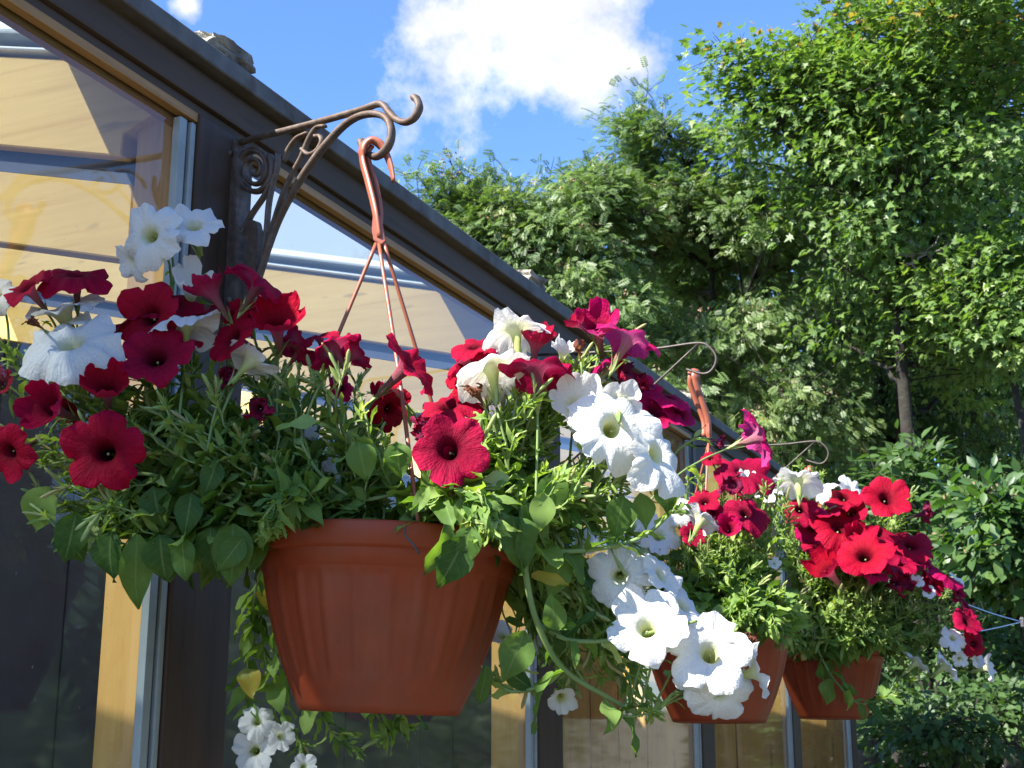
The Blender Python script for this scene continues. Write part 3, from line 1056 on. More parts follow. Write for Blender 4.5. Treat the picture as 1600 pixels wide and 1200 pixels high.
# ------------------------------------------------------------------ petunia leaves (shared meshes)
def leaf_geo(wid, seed, fold=.25, droop=.35, nl=9, nw=4, twist=.0, wav=.075):
    r_ = random.Random(seed)
    ph = r_.uniform(0, 6)
    V, UV = [], []
    for i in range(nl + 1):
        u = i / nl
        h = wid * (math.sin(math.pi * u ** .80) ** .85) * (1 - .25 * u) * 1.08 if 0 < u < 1 else 0.0
        h = max(h, .018 if u < .5 else .004)
        for j in range(nw + 1):
            x = (j / nw - .5) * 2
            px = h * x
            py = u
            pz = fold * abs(px) * (1 - .3 * u) - droop * u * u * .6 + wav * math.sin(u * 9 + ph + x * 2) * abs(x)
            a = twist * u
            V.append((px * math.cos(a) - pz * math.sin(a), py - .12 * droop * u * u, px * math.sin(a) + pz * math.cos(a)))
            UV.append((j / nw, u))
    Q = []
    for i in range(nl):
        for j in range(nw):
            a = i * (nw + 1) + j
            Q.append((a, a + 1, a + nw + 2, a + nw + 1))
    return np.array(V), np.array(Q), np.array(UV)


LEAFT = []          # (V,Q,UV) templates: 0-3 broad, 4-7 medium, 8-11 narrow
for i in range(4):
    LEAFT.append(leaf_geo(.33 + .05 * (i % 2), i, .18 + .1 * i, [.25, .5, .8, .1][i], 8, 4, [.2, -.3, .1, .4][i]))
for i in range(4):
    LEAFT.append(leaf_geo(.22, 10 + i, .35, [.2, .6, .95, .05][i], 6, 4, [.3, -.4, .2, -.2][i]))
for i in range(4):
    LEAFT.append(leaf_geo(.12, 20 + i, .4, [.2, .6, 1.0, -.2][i], 5, 2, [.4, -.4, .3, -.3][i]))
NT_T = 6
LEAFM = {}
for ti, (V, Q, UV) in enumerate(LEAFT):
    for k in range(NT_T + 1):
        tv = [.05, .25, .4, .55, .7, .85, .97][k]
        LEAFM[ti, k] = np_mesh('leaf', V, Q, M['leaf'], np.full(len(V), tv), UV, True)


def hermite(P0, D0, P1, D1, n):
    t_ = np.linspace(0, 1, n)[:, None]
    h00 = 2 * t_ ** 3 - 3 * t_ ** 2 + 1
    h10 = t_ ** 3 - 2 * t_ ** 2 + t_
    h01 = -2 * t_ ** 3 + 3 * t_ ** 2
    h11 = t_ ** 3 - t_ ** 2
    return h00 * P0 + h10 * D0 + h01 * P1 + h11 * D1


def cam_dir(fr, fu, ft):
    v = cR * fr + cU * fu - cF * ft
    return v / np.linalg.norm(v)


FLOWER_NOTE = {'R': 'crimson red petunia flower', 'M': 'pinkish magenta petunia flower', 'W': 'white petunia flower with yellow green throat', 'X': 'dark wilted red flower', 'B': 'shrivelled brown spent flower'}
FLOWER_NAME = {'R': 'red_flower', 'M': 'magenta_flower', 'W': 'white_flower', 'X': 'wilted_flower', 'B': 'spent_flower'}


class Petunia:
    def __init__(s, loc, label, pot_centre, rim_z, scale=1.0):
        s.root = empty('petunia_plant', loc, label, 'petunia', 'petunias growing in the hanging pots')
        s.loc = np.array(loc, float)
        s.pc = np.array(pot_centre)
        s.paths, s.leaves, s.nfl = [], [], 0
        s.thin = []
        s.avoid = []
        s.kept = []
        s.nstem = 0

    def inside_pot(s, P):
        """True where a leaf would sit in the bowl or across its bare front"""
        d = P - s.pc
        r = math.hypot(d[0], d[1])
        if d[2] < .20 and r < .125 and d[2] > -.02:
            return True
        x, y, z = proj(P)
        x0, y0, z0 = proj(s.pc)
        k = FPX / z0
        if z < z0 + .05 and -.20 < (x - x0) / k * 1.0 < .20:
            h = (y0 - y) / k
            half = .085 + .062 * min(1, max(0, h) / .15)
            if -.01 < h < .183 and abs((x - x0) / k) < half + .012:
                return True
        return False

    def hides(s, P, k=.46):
        x, y, z = proj(P)
        for (fx, fy, dia, D) in s.avoid:
            if z < D + .015 and abs(x - fx) < dia and (x - fx) ** 2 + (y - fy) ** 2 < (dia * k) ** 2:
                return True
        return False

    def stem(s, P, r0, r1, tint=.3, main=True):
        V, Fc = tube_geo(P, np.linspace(r0, r1, len(P)), 6)
        if s.nstem < 290:
            me = tinted(mesh_from('stem', V, Fc, M['stem']), tint)
            o = link('stem', me, s.root, Matrix.Translation(-Vector(s.loc)))
            s.nstem += 1
        else:
            s.thin.append((V, Fc))
        if main:
            s.paths.append(P)

    def leaf(s, P, d, nrm, L, ti, k):
        s.leaves.append((np.array(P), np.array(d), np.array(nrm), L, ti, k))

    def sprig(s, tip, big=1.0, keep=False, trail=False, bare=.15, dens=1.0, buds=True, young=False, start=None, path=None, lit=None):
        if path is None:
            a = random.uniform(0, 6.28)
            out_ = tip - s.pc
            ang = math.atan2(out_[1], out_[0]) + random.gauss(0, .35)
            rr = random.uniform(.04, .118)
            p0 = s.pc + np.array([math.cos(ang) * rr, math.sin(ang) * rr, .162]) if start is None else np.array(start)
            d = tip - p0
            L = np.linalg.norm(d)
            hor = np.array([d[0], d[1], 0.0])
            D0 = np.array([0, 0, 1.0]) * L * .9 + hor * .7
            if tip[2] < s.pc[2] + .19:
                D0 = np.array([0, 0, .22]) + hor * 1.2
                D1 = np.array([0, 0, -1.0]) * L * .9 + hor * .3
            else:
                D1 = hor * .9 + np.array([0, 0, random.uniform(.1, .9)]) * L
            path = hermite(p0, D0, tip, D1, max(10, int(L / .014)))
            path += rng.normal(0, .0025, path.shape)
            if not keep and any(s.hides(q, .5) for q in path[::2]) or not keep and any(s.inside_pot(q) for q in path[len(path) // 2:]):
                s.miss = getattr(s, 'miss', 0) + 1
                return False
        L = np.linalg.norm(np.diff(path, axis=0), axis=1).sum()
        s.stem(path,   .0020 if L > .2 else .0016, .0009, random.uniform(.05, .6))
        n = len(path)
        # leaves up the stem
        step = .0105 / dens
        cnt = int(L * (1 - bare) / step)
        n_before = len(s.leaves)
        roll = random.uniform(0, 6.28)
        for i in range(cnt):
            u = bare + (1 - bare) * (i + random.random() * .5) / max(1, cnt)
            f = min(n - 2, int(u * (n - 1)))
            P = path[f] + (path[f + 1] - path[f]) * (u * (n - 1) - f)
            T = path[f + 1] - path[f]
            T /= np.linalg.norm(T) + 1e-9
            roll += 2.4
            B = basis(T, roll)
            side = B[:, 0]
            rip = 1 - u
            d = side * (.9 if rip > .2 else .55) + T * (.45 + .6 * u) + np.array([0, 0, .18 - .35 * rip * (1 if big > 1 else .5)])
            d /= np.linalg.norm(d)
            nrm = np.array([0, 0, .7]) + np.array(SUN) * .6 + T * .4 + rng.normal(0, .35, 3)
            size = (.019 + .034 * rip ** .8) * big * random.uniform(.7, 1.25)
            if u > .85:
                size = .014 * random.uniform(.8, 1.5)
            if big > 1.3 and rip > .4:
                ti = random.randrange(0, 4)
            elif rip > .35:
                ti = random.randrange(4, 8) if random.random() < .75 else random.randrange(0, 4)
            else:
                ti = random.randrange(8, 12) if random.random() < .7 else random.randrange(4, 8)
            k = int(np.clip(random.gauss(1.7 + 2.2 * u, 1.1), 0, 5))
            if rip > .4 and random.random() < .018:
                k = 6
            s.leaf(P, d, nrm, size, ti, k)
        if keep:
            s.kept += s.leaves[n_before:]
            del s.leaves[n_before:]
        T = path[-1] - path[-3]
        T /= np.linalg.norm(T)
        for i in range(random.randint(5, 9)):
            B = basis(T, random.uniform(0, 6.28))
            d = T * random.uniform(.6, 1.2) + B[:, 0] * .7
            s.leaf(path[-1] - T * random.uniform(0, .012), d / np.linalg.norm(d), T + B[:, 1] * .6, random.uniform(.010, .024), random.randrange(8, 12), random.randint(3, 5))
        if buds and random.random() < .45:
            for i in range(random.randint(1, 2)):
                B = basis(T, random.uniform(0, 6.28))
                d = T + B[:, 0] * .5
                sz = random.uniform(.014, .026)
                link('bud', random.choice(BUDS), s.root, mat4(basis(d, random.uniform(0, 6)), path[-1] + d * .006 - s.loc, sz))

    def flower(s, c, px, py, dia, face, D, shape='f', note=None, stem=True):
        P = at(px, py, D)
        R_ = dia / 2 / FPX * D
        f = cam_dir(*face) + rng.normal(0, .16, 3) + np.array([0, 0, .16])
        f /= np.linalg.norm(f)
        if shape == 'f' and random.random() < .3 and dia < 110 and c in 'RWM':
            shape = random.choice('cd')
        key = c + shape if c + shape in FL else c + 'f'
        me = random.choice(FL[key])
        B = basis(f, random.uniform(0, 6.28))
        o = link(FLOWER_NAME[c], me, s.root, mat4(B, P - s.loc, R_ * 1.04))
        o['label'] = FLOWER_NOTE[c] if not note else note
        s.nfl += 1
        link('calyx', random.choice(CALYX), o, mat4(basis((0, 0, 1), random.uniform(0, 6)), (0, 0, -1.30), 1.0))
        if not stem:
            return
        base = P - f * R_ * 1.36
        best, bd = None, 9
        for Q in s.paths:
            dd = np.linalg.norm(Q - (base - f * .03 - np.array([0, 0, .05])), axis=1)
            i = int(dd.argmin())
            if dd[i] < bd:
                best, bd, bi = Q, dd[i], i
        E = best[bi]
        L = np.linalg.norm(base - E)
        path = hermite(E, np.array([0, 0, .5]) * L + (base - E) * .4, base, f * L * .9, 10)
        for i in range(1, 9):
            if s.hides(path[i], .55):
                path[i] = path[i] + (path[i] - CAM) * .03
        s.stem(path, .0016, .0013, random.uniform(.1, .5), main=False)
        for i in range(random.randint(1, 3)):
            q = path[random.randint(3, 8)]
            d = np.array([random.gauss(0, 1), random.gauss(0, 1), random.gauss(.2, .6)])
            s.leaf(q, d / np.linalg.norm(d), np.array([0, 0, 1.0]), random.uniform(.014, .03), random.randrange(6, 12), random.randint(2, 5))

    def grow(s, blobs, mult=1.0):
        for b, n, big in blobs:
            for i in range(int(n * mult + .5)):
                for tr_ in range(7):
                    if s.sprig(in_blob(b), big) is not False:
                        break

    def finish(s, parts=300, keep=None):
        s.leaves = [l for l in s.leaves if not s.hides(l[0] + l[1] * l[3] * .5)]
        Ls = [l for l in s.leaves if keep or not s.inside_pot(l[0] + l[1] * l[3] * .6)]
        Ls += s.kept
        Ls.sort(key=lambda l: -l[3] / max(.2, proj(l[0])[2]) * (1.0 if l[4] < 8 else .5))
        for (P, d, nr, L, ti, k) in Ls[:parts]:
            o = link('leaf', LEAFM[ti, k], s.root, s.lm(P - s.loc, d, nr, L))
        rest = Ls[parts:]
        Vs, Qs, Ts, UVs, b = [], [], [], [], 0
        for (P, d, nr, L, ti, k) in rest:
            V, Q, UV = LEAFT[ti]
            m_ = np.array(s.lm(P - s.loc, d, nr, L))
            Vs.append(V @ m_[:3, :3].T + m_[:3, 3])
            Qs.append(Q + b)
            UVs.append(UV)
            Ts.append(np.full(len(V), [.05, .25, .4, .55, .7, .85, .97][k] + random.uniform(-.04, .04) * (k < 6)))
            b += len(V)
        if rest:
            o = link('small_leaves', np_mesh('small_leaves', np.vstack(Vs), np.vstack(Qs), M['leaf'], np.concatenate(Ts), np.vstack(UVs), True), s.root)
            o['kind'] = 'stuff'
        if s.thin:
            me = tinted(mesh_from('thin_stems', *merge(s.thin), M['stem']), .3)
            o = link('thin_stems', me, s.root, Matrix.Translation(-Vector(s.loc)))
            o['kind'] = 'stuff'
        print('plant', len(Ls), 'leaves', s.nfl, 'flowers', s.nstem, 'stems')

    @staticmethod
    def lm(P, d, nr, L):
        y = np.asarray(d, float)
        y = y / np.linalg.norm(y)
        z = nr - y * (nr @ y)
        nz_ = np.linalg.norm(z)
        if nz_ < 1e-3:
            z = np.array([.3, .8, .1]) - y * (np.array([.3, .8, .1]) @ y)
            nz_ = np.linalg.norm(z)
        z = z / nz_
        x = np.cross(y, z)
        return mat4(np.stack([x, y, z], 1), P, L)


def in_blob(b):
    px, py, rx, ry, D, rd = b
    while True:
        v = rng.uniform(-1, 1, 3)
        if v @ v < 1:
            return at(px + v[0] * rx, py + v[1] * ry, D + v[2] * rd)


# ---- the near plant
P1 = Petunia(PC + np.array([0, 0, .165]), 'large petunia with crimson and white flowers spilling from the nearest pot', PC, .19)
blobs1 = [((110, 690, 110, 80, 1.37, .07), 11, 1.1), ((150, 790, 110, 50, 1.36, .06), 9, 1.5), ((270, 840, 90, 40, 1.37, .05), 9, 1.55),
          ((60, 580, 80, 60, 1.40, .08), 7, .9), ((210, 620, 110, 90, 1.40, .10), 14, 1.0), ((330, 650, 110, 100, 1.42, .12), 18, 1.0),
          ((460, 600, 90, 70, 1.42, .12), 14, .95), ((560, 660, 100, 80, 1.44, .12), 14, .95), ((420, 740, 130, 60, 1.40, .10), 12, 1.1),
          ((760, 690, 100, 80, 1.42, .12), 14, 1.0), ((850, 640, 90, 70, 1.43, .10), 12, .95), ((900, 590, 70, 40, 1.43, .08), 6, .85),
          ((840, 770, 130, 60, 1.40, .10), 13, 1.25), ((960, 770, 90, 60, 1.42, .08), 8, 1.05), ((900, 850, 110, 50, 1.43, .08), 10, 1.15),
          ((860, 930, 60, 60, 1.43, .06), 11, 1.1), ((850, 1020, 70, 60, 1.44, .06), 11, 1.0), ((950, 1000, 90, 70, 1.46, .06), 13, .9),
          ((1010, 1090, 50, 35, 1.45, .04), 4, 1.0), ((300, 430, 30, 30, 1.42, .02), 3, .7), ((960, 545, 40, 30, 1.43, .03), 3, .7),
          ((430, 540, 40, 20, 1.36, .03), 3, .8), ((500, 560, 40, 30, 1.37, .03), 3, .8), ((600, 800, 160, 10, 1.44, .09), 8, .8)]
F1 = [('W', 232, 366, 98, (-.25, .15, .95), 1.40, 'f'), ('W', 303, 350, 92, (.15, .75, .6), 1.42, 'f'), ('W', 205, 410, 66, (-.55, -.35, .4), 1.42, 'f'),
      ('R', 42, 447, 84, (-.35, .5, .7), 1.40, 'f'), ('R', 120, 428, 92, (.05, .92, .42), 1.41, 'd'), ('W', 95, 482, 118, (0, .82, .55), 1.41, 'f'), ('W', 108, 532, 138, (.0, .6, .8), 1.36, 'd'),
      ('R', 232, 492, 112, (-.25, .2, .95), 1.40, 'f'), ('R', 272, 472, 80, (.25, .55, .8), 1.43, 'd'), ('R', 330, 455, 84, (-.62, .75, -.1), 1.40, 'c'), ('R', 243, 556, 118, (.25, .6, .75), 1.36, 'f'), ('W', 290, 506, 92, (-.1, .75, -.62), 1.40, 'd'),
      ('W', 300, 452, 90, (.25, .7, .6), 1.44, 'f'), ('R', 362, 526, 92, (-.35, .45, .8), 1.39, 'f'), ('R', 433, 505, 112, (.12, .55, .82), 1.37, 'c'), ('R', 408, 440, 96, (.45, .75, -.35), 1.40, 'd'), ('R', 385, 492, 70, (-.1, .7, .6), 1.42, 'f'),
      ('R', 462, 535, 60, (.5, .1, -.4), 1.41, 'f'), ('W', 392, 564, 78, (.6, .55, -.45), 1.39, 'f'), ('R', 76, 636, 108, (-.42, .2, .88), 1.33, 'c'), ('R', 166, 607, 98, (.15, .5, .85), 1.34, 'c'), ('R', 163, 706, 128, (.02, .04, 1), 1.31, 'f'),
      ('R', 12, 708, 90, (-.25, .1, .95), 1.35, 'f'), ('R', 0, 600, 66, (.1, .3, .9), 1.40, 'f'), ('W', -8, 458, 66, (0, .4, .9), 1.40, 'f'), ('X', 405, 640, 62, (.1, -.4, .8), 1.38, 'f'), ('X', 360, 590, 46, (-.3, -.2, .8), 1.40, 'f'),
      ('R', 520, 545, 80, (-.3, .6, -.35), 1.38, 'd'), ('R', 557, 552, 66, (.55, .35, -.3), 1.39, 'f'), ('R', 640, 568, 112, (.72, .62, .22), 1.38, 'f'), ('R', 704, 703, 122, (.05, .12, 1), 1.31, 'f'),
      ('X', 660, 672, 56, (-.5, .4, .7), 1.36, 'f'), ('R', 700, 632, 92, (-.15, .65, .5), 1.42, 'd'), ('R', 610, 640, 66, (.4, -.1, .5), 1.46, 'f'), ('M', 535, 605, 40, (.3, .2, .9), 1.42, 'f'),
      ('W', 805, 512, 92, (.0, .62, -.45), 1.41, 'd'), ('R', 742, 540, 72, (-.1, .75, .5), 1.44, 'd'), ('W', 768, 572, 104, (-.25, .72, -.5), 1.38, 'd'), ('R', 728, 590, 72, (-.5, .3, .6), 1.42, 'f'),
      ('W', 770, 618, 50, (.2, .3, -.6), 1.40, 'f'), ('R', 838, 572, 106, (.05, .86, -.15), 1.37, 'd'), ('R', 838, 535, 76, (.1, .7, .3), 1.41, 'c'), ('W', 880, 550, 52, (.2, .7, .4), 1.44, 'f'),
      ('M', 935, 512, 92, (-.2, .8, .5), 1.42, 'c'), ('M', 985, 525, 96, (.62, .70, -.25), 1.40, 'd'), ('R', 905, 505, 50, (-.6, .7, .2), 1.42, 'c'), ('X', 985, 588, 80, (.5, .2, .3), 1.42, 'f'),
      ('W', 900, 632, 108, (-.2, .35, .9), 1.38, 'f'), ('W', 960, 668, 128, (.08, .0, 1), 1.345, 'd'), ('W', 1030, 708, 118, (.35, .05, .9), 1.345, 'd'), ('W', 965, 630, 76, (-.05, .45, -.7), 1.37, 'f'),
      ('M', 1025, 642, 78, (.15, .6, .75), 1.42, 'f'), ('M', 1062, 645, 56, (.6, .3, .4), 1.43, 'f'), ('M', 1000, 612, 66, (-.2, .6, .6), 1.44, 'f'),
      ('W', 967, 902, 90, (-.05, -.02, 1), 1.38, 'f'), ('W', 1035, 898, 78, (.8, .3, .35), 1.39, 'f'), ('W', 1010, 978, 124, (-.12, .35, .9), 1.345, 'f'), ('W', 1112, 1018, 128, (.1, .32, .9), 1.35, 'f'),
      ('W', 1126, 1085, 92, (-.05, .0, 1), 1.37, 'd'), ('W', 1184, 1050, 84, (.85, .0, .45), 1.38, 'f'), ('W', 1070, 945, 80, (.55, .5, .6), 1.39, 'f'), ('W', 878, 1092, 62, (.05, -.35, .9), 1.42, 'f'),
      ('W', 785, 992, 50, (-.3, .2, .8), 1.56, 'f'), ('W', 520, 742, 56, (.2, .3, .9), 1.50, 'f'), ('W', 488, 682, 44, (-.2, .5, .8), 1.47, 'f'), ('W', 905, 845, 56, (.3, .4, .8), 1.50, 'f'),
      ('B', 745, 615, 42, (-.85, .5, .1), 1.35, 'f'), ('B', 905, 545, 30, (-.2, .9, .3), 1.40, 'f'), ('B', 1170, 1000, 30, (.6, .6, .3), 1.36, 'f'), ('B', 55, 505, 32, (-.2, .3, .9), 1.345, 'f'), ('X', 1125, 690, 34, (.85, -.3, .2), 1.42, 'f'),
      ('R', 590, 615, 40, (.2, .3, .7), 1.45, 'f'), ('M', 1190, 682, 82, (.82, .35, -.12), 1.75, 'f'),
      ('R', 195, 505, 70, (-.5, .7, .3), 1.42, 'd'), ('R', 275, 525, 74, (.3, .8, .1), 1.40, 'd'), ('R', 335, 488, 60, (-.4, .8, -.2), 1.43, 'd'), ('R', 470, 548, 62, (.7, .5, -.3), 1.42, 'd'), ('R', 498, 525, 54, (-.3, .8, .2), 1.42, 'd'), ('W', 140, 500, 70, (.4, .8, .2), 1.42, 'd'),
      ('R', 725, 560, 64, (-.5, .7, .1), 1.42, 'd'), ('R', 868, 590, 56, (.6, .7, .0), 1.41, 'd'), ('M', 950, 560, 66, (-.3, .8, .1), 1.43, 'd'), ('M', 1048, 620, 56, (.3, .8, .3), 1.43, 'd'), ('R', 610, 600, 48, (-.5, .5, .2), 1.44, 'd'), ('W', 925, 665, 70, (-.5, .3, .6), 1.39, 'd'), ('W', 990, 640, 74, (.3, .7, .3), 1.38, 'd'), ('R', 110, 640, 52, (.6, .4, .4), 1.38, 'd'),
      ('W', 1060, 985, 74, (-.1, .6, .6), 1.38, 'd'), ('W', 1150, 1000, 72, (.5, .6, .4), 1.38, 'd'), ('W', 1085, 1060, 60, (-.5, .2, .7), 1.38, 'd'), ('W', 830, 1000, 40, (-.3, .4, .7), 1.5, 'd')]
P1.avoid = [(x, y, dia, D) for (c, x, y, dia, fc, D, sh) in F1]
P1.grow(blobs1, 1.5)
# the thick trailing stem at the right
mainp = smooth_path([at(690, 815, 1.36), at(760, 800, 1.33), at(815, 830, 1.33), at(822, 900, 1.33), at(840, 975, 1.34), at(880, 1045, 1.36), at(950, 1090, 1.38), at(1000, 1118, 1.40)], 40)
P1.stem(mainp, .0042, .0024, .25)
P1.sprig(None, 1.0, path=smooth_path([at(940, 1085, 1.38), at(960, 1110, 1.38), at(985, 1120, 1.38), at(1030, 1110, 1.38)], 14), bare=.1)
for pts in ([(820, 860), (880, 862), (950, 855), (1010, 835), (1060, 790)], [(840, 975), (890, 1000), (960, 1000), (1030, 985), (1090, 970)], [(880, 1045), (850, 1070), (800, 1080), (770, 1060)], [(700, 800), (640, 770), (560, 780), (500, 740), (470, 690)]):
    P1.stem(smooth_path([at(x, y, 1.36) for x, y in pts], 24), .003, .0016, .3)
    P1.sprig(None, .95, path=smooth_path([at(x, y, 1.36) for x, y in pts], 24), bare=.05, buds=True)
for pts in ([(380, 830), (300, 800), (220, 800), (170, 830)], [(400, 820), (310, 770), (220, 740), (120, 760)], [(420, 810), (330, 760), (250, 690), (170, 640)]):
    P1.stem(smooth_path([at(x, y, 1.36) for x, y in pts], 24), .003, .0016, .3)


def hero(px, py, D, dpx, dir3, nrm3, ti, k):
    """a single large leaf: base pixel, length in pixels, direction and normal in camera terms"""
    P1.leaf(at(px, py, D), cam_dir(*dir3), cam_dir(*nrm3), dpx / FPX * D, ti, k)


HERO = [(728, 838, 1.265, 95, (-.45, -.9, .15), (.2, .2, .95), 0, 0), (700, 820, 1.26, 90, (-.25, -.95, .2), (.8, .1, .5), 5, 2), (735, 822, 1.262, 66, (-.2, -.95, .1), (.1, .3, .9), 1, 1),
        (215, 835, 1.33, 128, (-.02, -1, .1), (.5, .1, .9), 5, 2), (365, 818, 1.31, 100, (.0, -1, .15), (.1, .25, 1), 0, 1), (330, 825, 1.33, 85, (-.1, -1, .1), (-.4, .2, .8), 2, 0),
        (120, 800, 1.33, 85, (-.2, -.95, .1), (.2, .3, .9), 0, 0), (175, 830, 1.33, 85, (-.15, -1, .1), (-.2, .2, .9), 1, 0), (75, 760, 1.34, 80, (-.35, -.9, .1), (.2, .2, .9), 1, 3),
        (250, 835, 1.33, 80, (.1, -1, .1), (.3, .2, .9), 1, 0), (285, 840, 1.32, 70, (.05, -1, .1), (-.3, .2, .9), 0, 1), (820, 985, 1.33, 90, (-.35, -.9, .2), (.2, .3, .9), 0, 2),
        (800, 805, 1.31, 90, (.25, -.95, .2), (.4, .3, .8), 1, 1), (815, 790, 1.32, 110, (.1, -.98, .2), (.6, .1, .7), 4, 1), (850, 770, 1.32, 65, (-.1, -.95, .3), (.1, .2, .95), 0, 3),
        (870, 985, 1.33, 62, (-.15, .9, .3), (.1, .3, .9), 0, 2), (800, 745, 1.33, 75, (-.9, -.25, .3), (.1, .8, .55), 4, 5), (860, 740, 1.34, 70, (.1, -.95, .2), (.3, .3, .9), 1, 1),
        (520, 690, 1.31, 72, (-.3, -.9, .3), (.1, .35, .9), 0, 1), (500, 660, 1.31, 70, (-.9, -.05, .3), (.1, .9, .4), 4, 4), (560, 690, 1.33, 66, (.2, -.95, .2), (.2, .3, .9), 1, 2),
        (460, 760, 1.32, 66, (.1, -1, .1), (.1, .25, .95), 0, 0), (1035, 745, 1.36, 66, (.2, -.95, .2), (.3, .2, .9), 0, 0), (975, 775, 1.36, 70, (-.2, -.95, .2), (.3, .2, .9), 1, 1),
        (1000, 770, 1.37, 60, (.2, -.9, .2), (.2, .2, .9), 0, 3), (830, 900, 1.34, 62, (.95, -.1, .3), (.1, .6, .75), 4, 6), (740, 800, 1.30, 55, (-.2, -.9, .3), (.5, .2, .8), 5, 6),
        (380, 840, 1.30, 66, (-.6, -.8, .2), (.1, .3, .9), 0, 1), (100, 820, 1.35, 70, (.4, -.9, .1), (.1, .3, .9), 1, 0), (420, 812, 1.30, 50, (-.3, -.9, .3), (.2, .5, .8), 5, 2),
        (760, 1040, 1.34, 70, (-.1, -1, .1), (.6, .2, .8), 5, 1), (930, 880, 1.36, 60, (.2, -.9, .3), (.1, .3, .9), 1, 2), (880, 870, 1.36, 70, (-.3, -.9, .3), (.1, .4, .9), 0, 2),
        (620, 690, 1.34, 60, (.1, -.95, .2), (.2, .3, .9), 1, 1), (670, 760, 1.31, 55, (-.4, -.7, .3), (.1, .5, .8), 4, 3), (340, 720, 1.34, 60, (-.3, -.9, .3), (.1, .4, .9), 0, 0),
        (240, 760, 1.34, 70, (.2, -.9, .3), (.1, .4, .9), 1, 0), (180, 740, 1.34, 70, (.1, -.9, .3), (.1, .4, .9), 0, 1), (300, 770, 1.33, 70, (-.1, -.9, .3), (.1, .4, .9), 0, 0)]
for (c, x, y, dia, fc, D, sh) in F1:
    P1.flower(c, x, y, dia, fc, D, sh)
n0 = len(P1.leaves)
P1.leaves = [l for l in P1.leaves if not P1.inside_pot(l[0] + l[1] * l[3] * .6)]
for h in HERO:
    hero(*h)
for b, n in (((415, 815, 30, 14, 1.285, .015), 6), ((770, 822, 40, 14, 1.27, .015), 7)):
    for i in range(n):
        P1.sprig(in_blob(b), 1.0, keep=True, buds=False)
for pts, n in ((((440, 830), (415, 900), (408, 980), (418, 1050)), 1), (((470, 830), (440, 960), (430, 1080), (470, 1160)), 1), (((520, 830), (480, 1000), (510, 1130), (560, 1175)), 1), (((580, 830), (560, 1000), (590, 1120), (640, 1140)), 1), (((650, 830), (640, 1000), (630, 1110), (600, 1150)), 1), (((420, 830), (395, 950), (385, 1080), (398, 1175)), 1)):
    bk = smooth_path([at(x, y, D) for (x, y), D in zip(pts, (1.50, 1.585, 1.60, 1.60))], 26)
    P1.sprig(None, 1.0, keep=True, path=bk, bare=.25, dens=1.2)  # added sprigs behind the pot, standing in for foliage mirrored in the glass
for (x, y, dia, fc) in ((402, 1128, 50, (-.1, .2, .9)), (398, 1172, 66, (.1, .1, 1)), (475, 1198, 40, (.2, .1, .9)), (440, 1150, 44, (.4, .3, .7))):
    P1.flower('W', x, y, dia, fc, 1.58, 'f')  # added blooms in place of the white flowers mirrored in the pane
P1.finish(keep=True)

# ---- the two plants behind
P2 = Petunia(PC2 + np.array([0, 0, .165]), 'petunia with red flowers over the middle pot, behind the trailing white blooms', PC2, .19)
F2 = [('R', 1162, 735, 84, (.05, .8, .5), 2.45, 'd'), ('X', 1145, 757, 52, (-.2, .2, .9), 2.35, 'f'), ('R', 1100, 782, 52, (-.4, .6, .5), 2.42, 'f'), ('R', 1166, 800, 66, (.2, .45, .85), 2.38, 'd'), ('R', 1083, 836, 44, (-.1, .4, .9), 2.36, 'f'), ('M', 1138, 826, 52, (-.1, .25, .95), 2.35, 'c'),
          ('W', 1096, 812, 62, (.6, .5, -.35), 2.34, 'f'), ('W', 1165, 748, 36, (.3, .6, .5), 2.45, 'f'), ('R', 1110, 715, 30, (-.3, .5, .5), 2.45, 'f'), ('W', 1030, 835, 70, (.2, .3, .8), 2.45, 'f'), ('W', 985, 820, 66, (-.2, .4, .8), 2.45, 'f'), ('M', 1115, 800, 36, (.2, .4, .8), 2.42, 'f'), ('W', 1210, 880, 20, (.2, .4, .8), 2.40, 'f'), ('R', 1190, 810, 34, (.5, .3, .7), 2.4, 'f'), ('R', 840, 855, 20, (0, .3, .9), 2.4, 'f'), ('W', 1065, 800, 44, (.1, .5, .8), 2.44, 'f')]
P2.avoid = [(f[1], f[2], f[3], f[5]) for f in F2]
P2.grow([((1100, 830, 80, 60, 2.45, .12), 16, .9), ((1160, 860, 80, 70, 2.42, .14), 22, .9), ((1060, 850, 60, 50, 2.45, .1), 10, .9), ((1130, 770, 70, 40, 2.45, .1), 10, .8), ((1200, 930, 60, 50, 2.38, .1), 14, 1.2), ((1190, 790, 50, 50, 2.45, .1), 10, .8), ((1020, 900, 50, 60, 2.45, .1), 8, 1.0), ((1230, 970, 40, 30, 2.38, .06), 7, 1.4)], 1.35)
for f in F2:
    P2.flower(*f)
for b, n in (((1190, 980, 50, 25, 2.29, .03), 14), ((1225, 1000, 20, 25, 2.33, .03), 7), ((1070, 990, 40, 30, 2.30, .03), 10)):
    for i in range(n):
        P2.sprig(in_blob(b), 1.25, keep=True, buds=False)
P2.finish()
P3 = Petunia(PC3 + np.array([0, 0, .165]), 'petunia with many red flowers over the farthest pot, trailing towards the trees', PC3, .19)
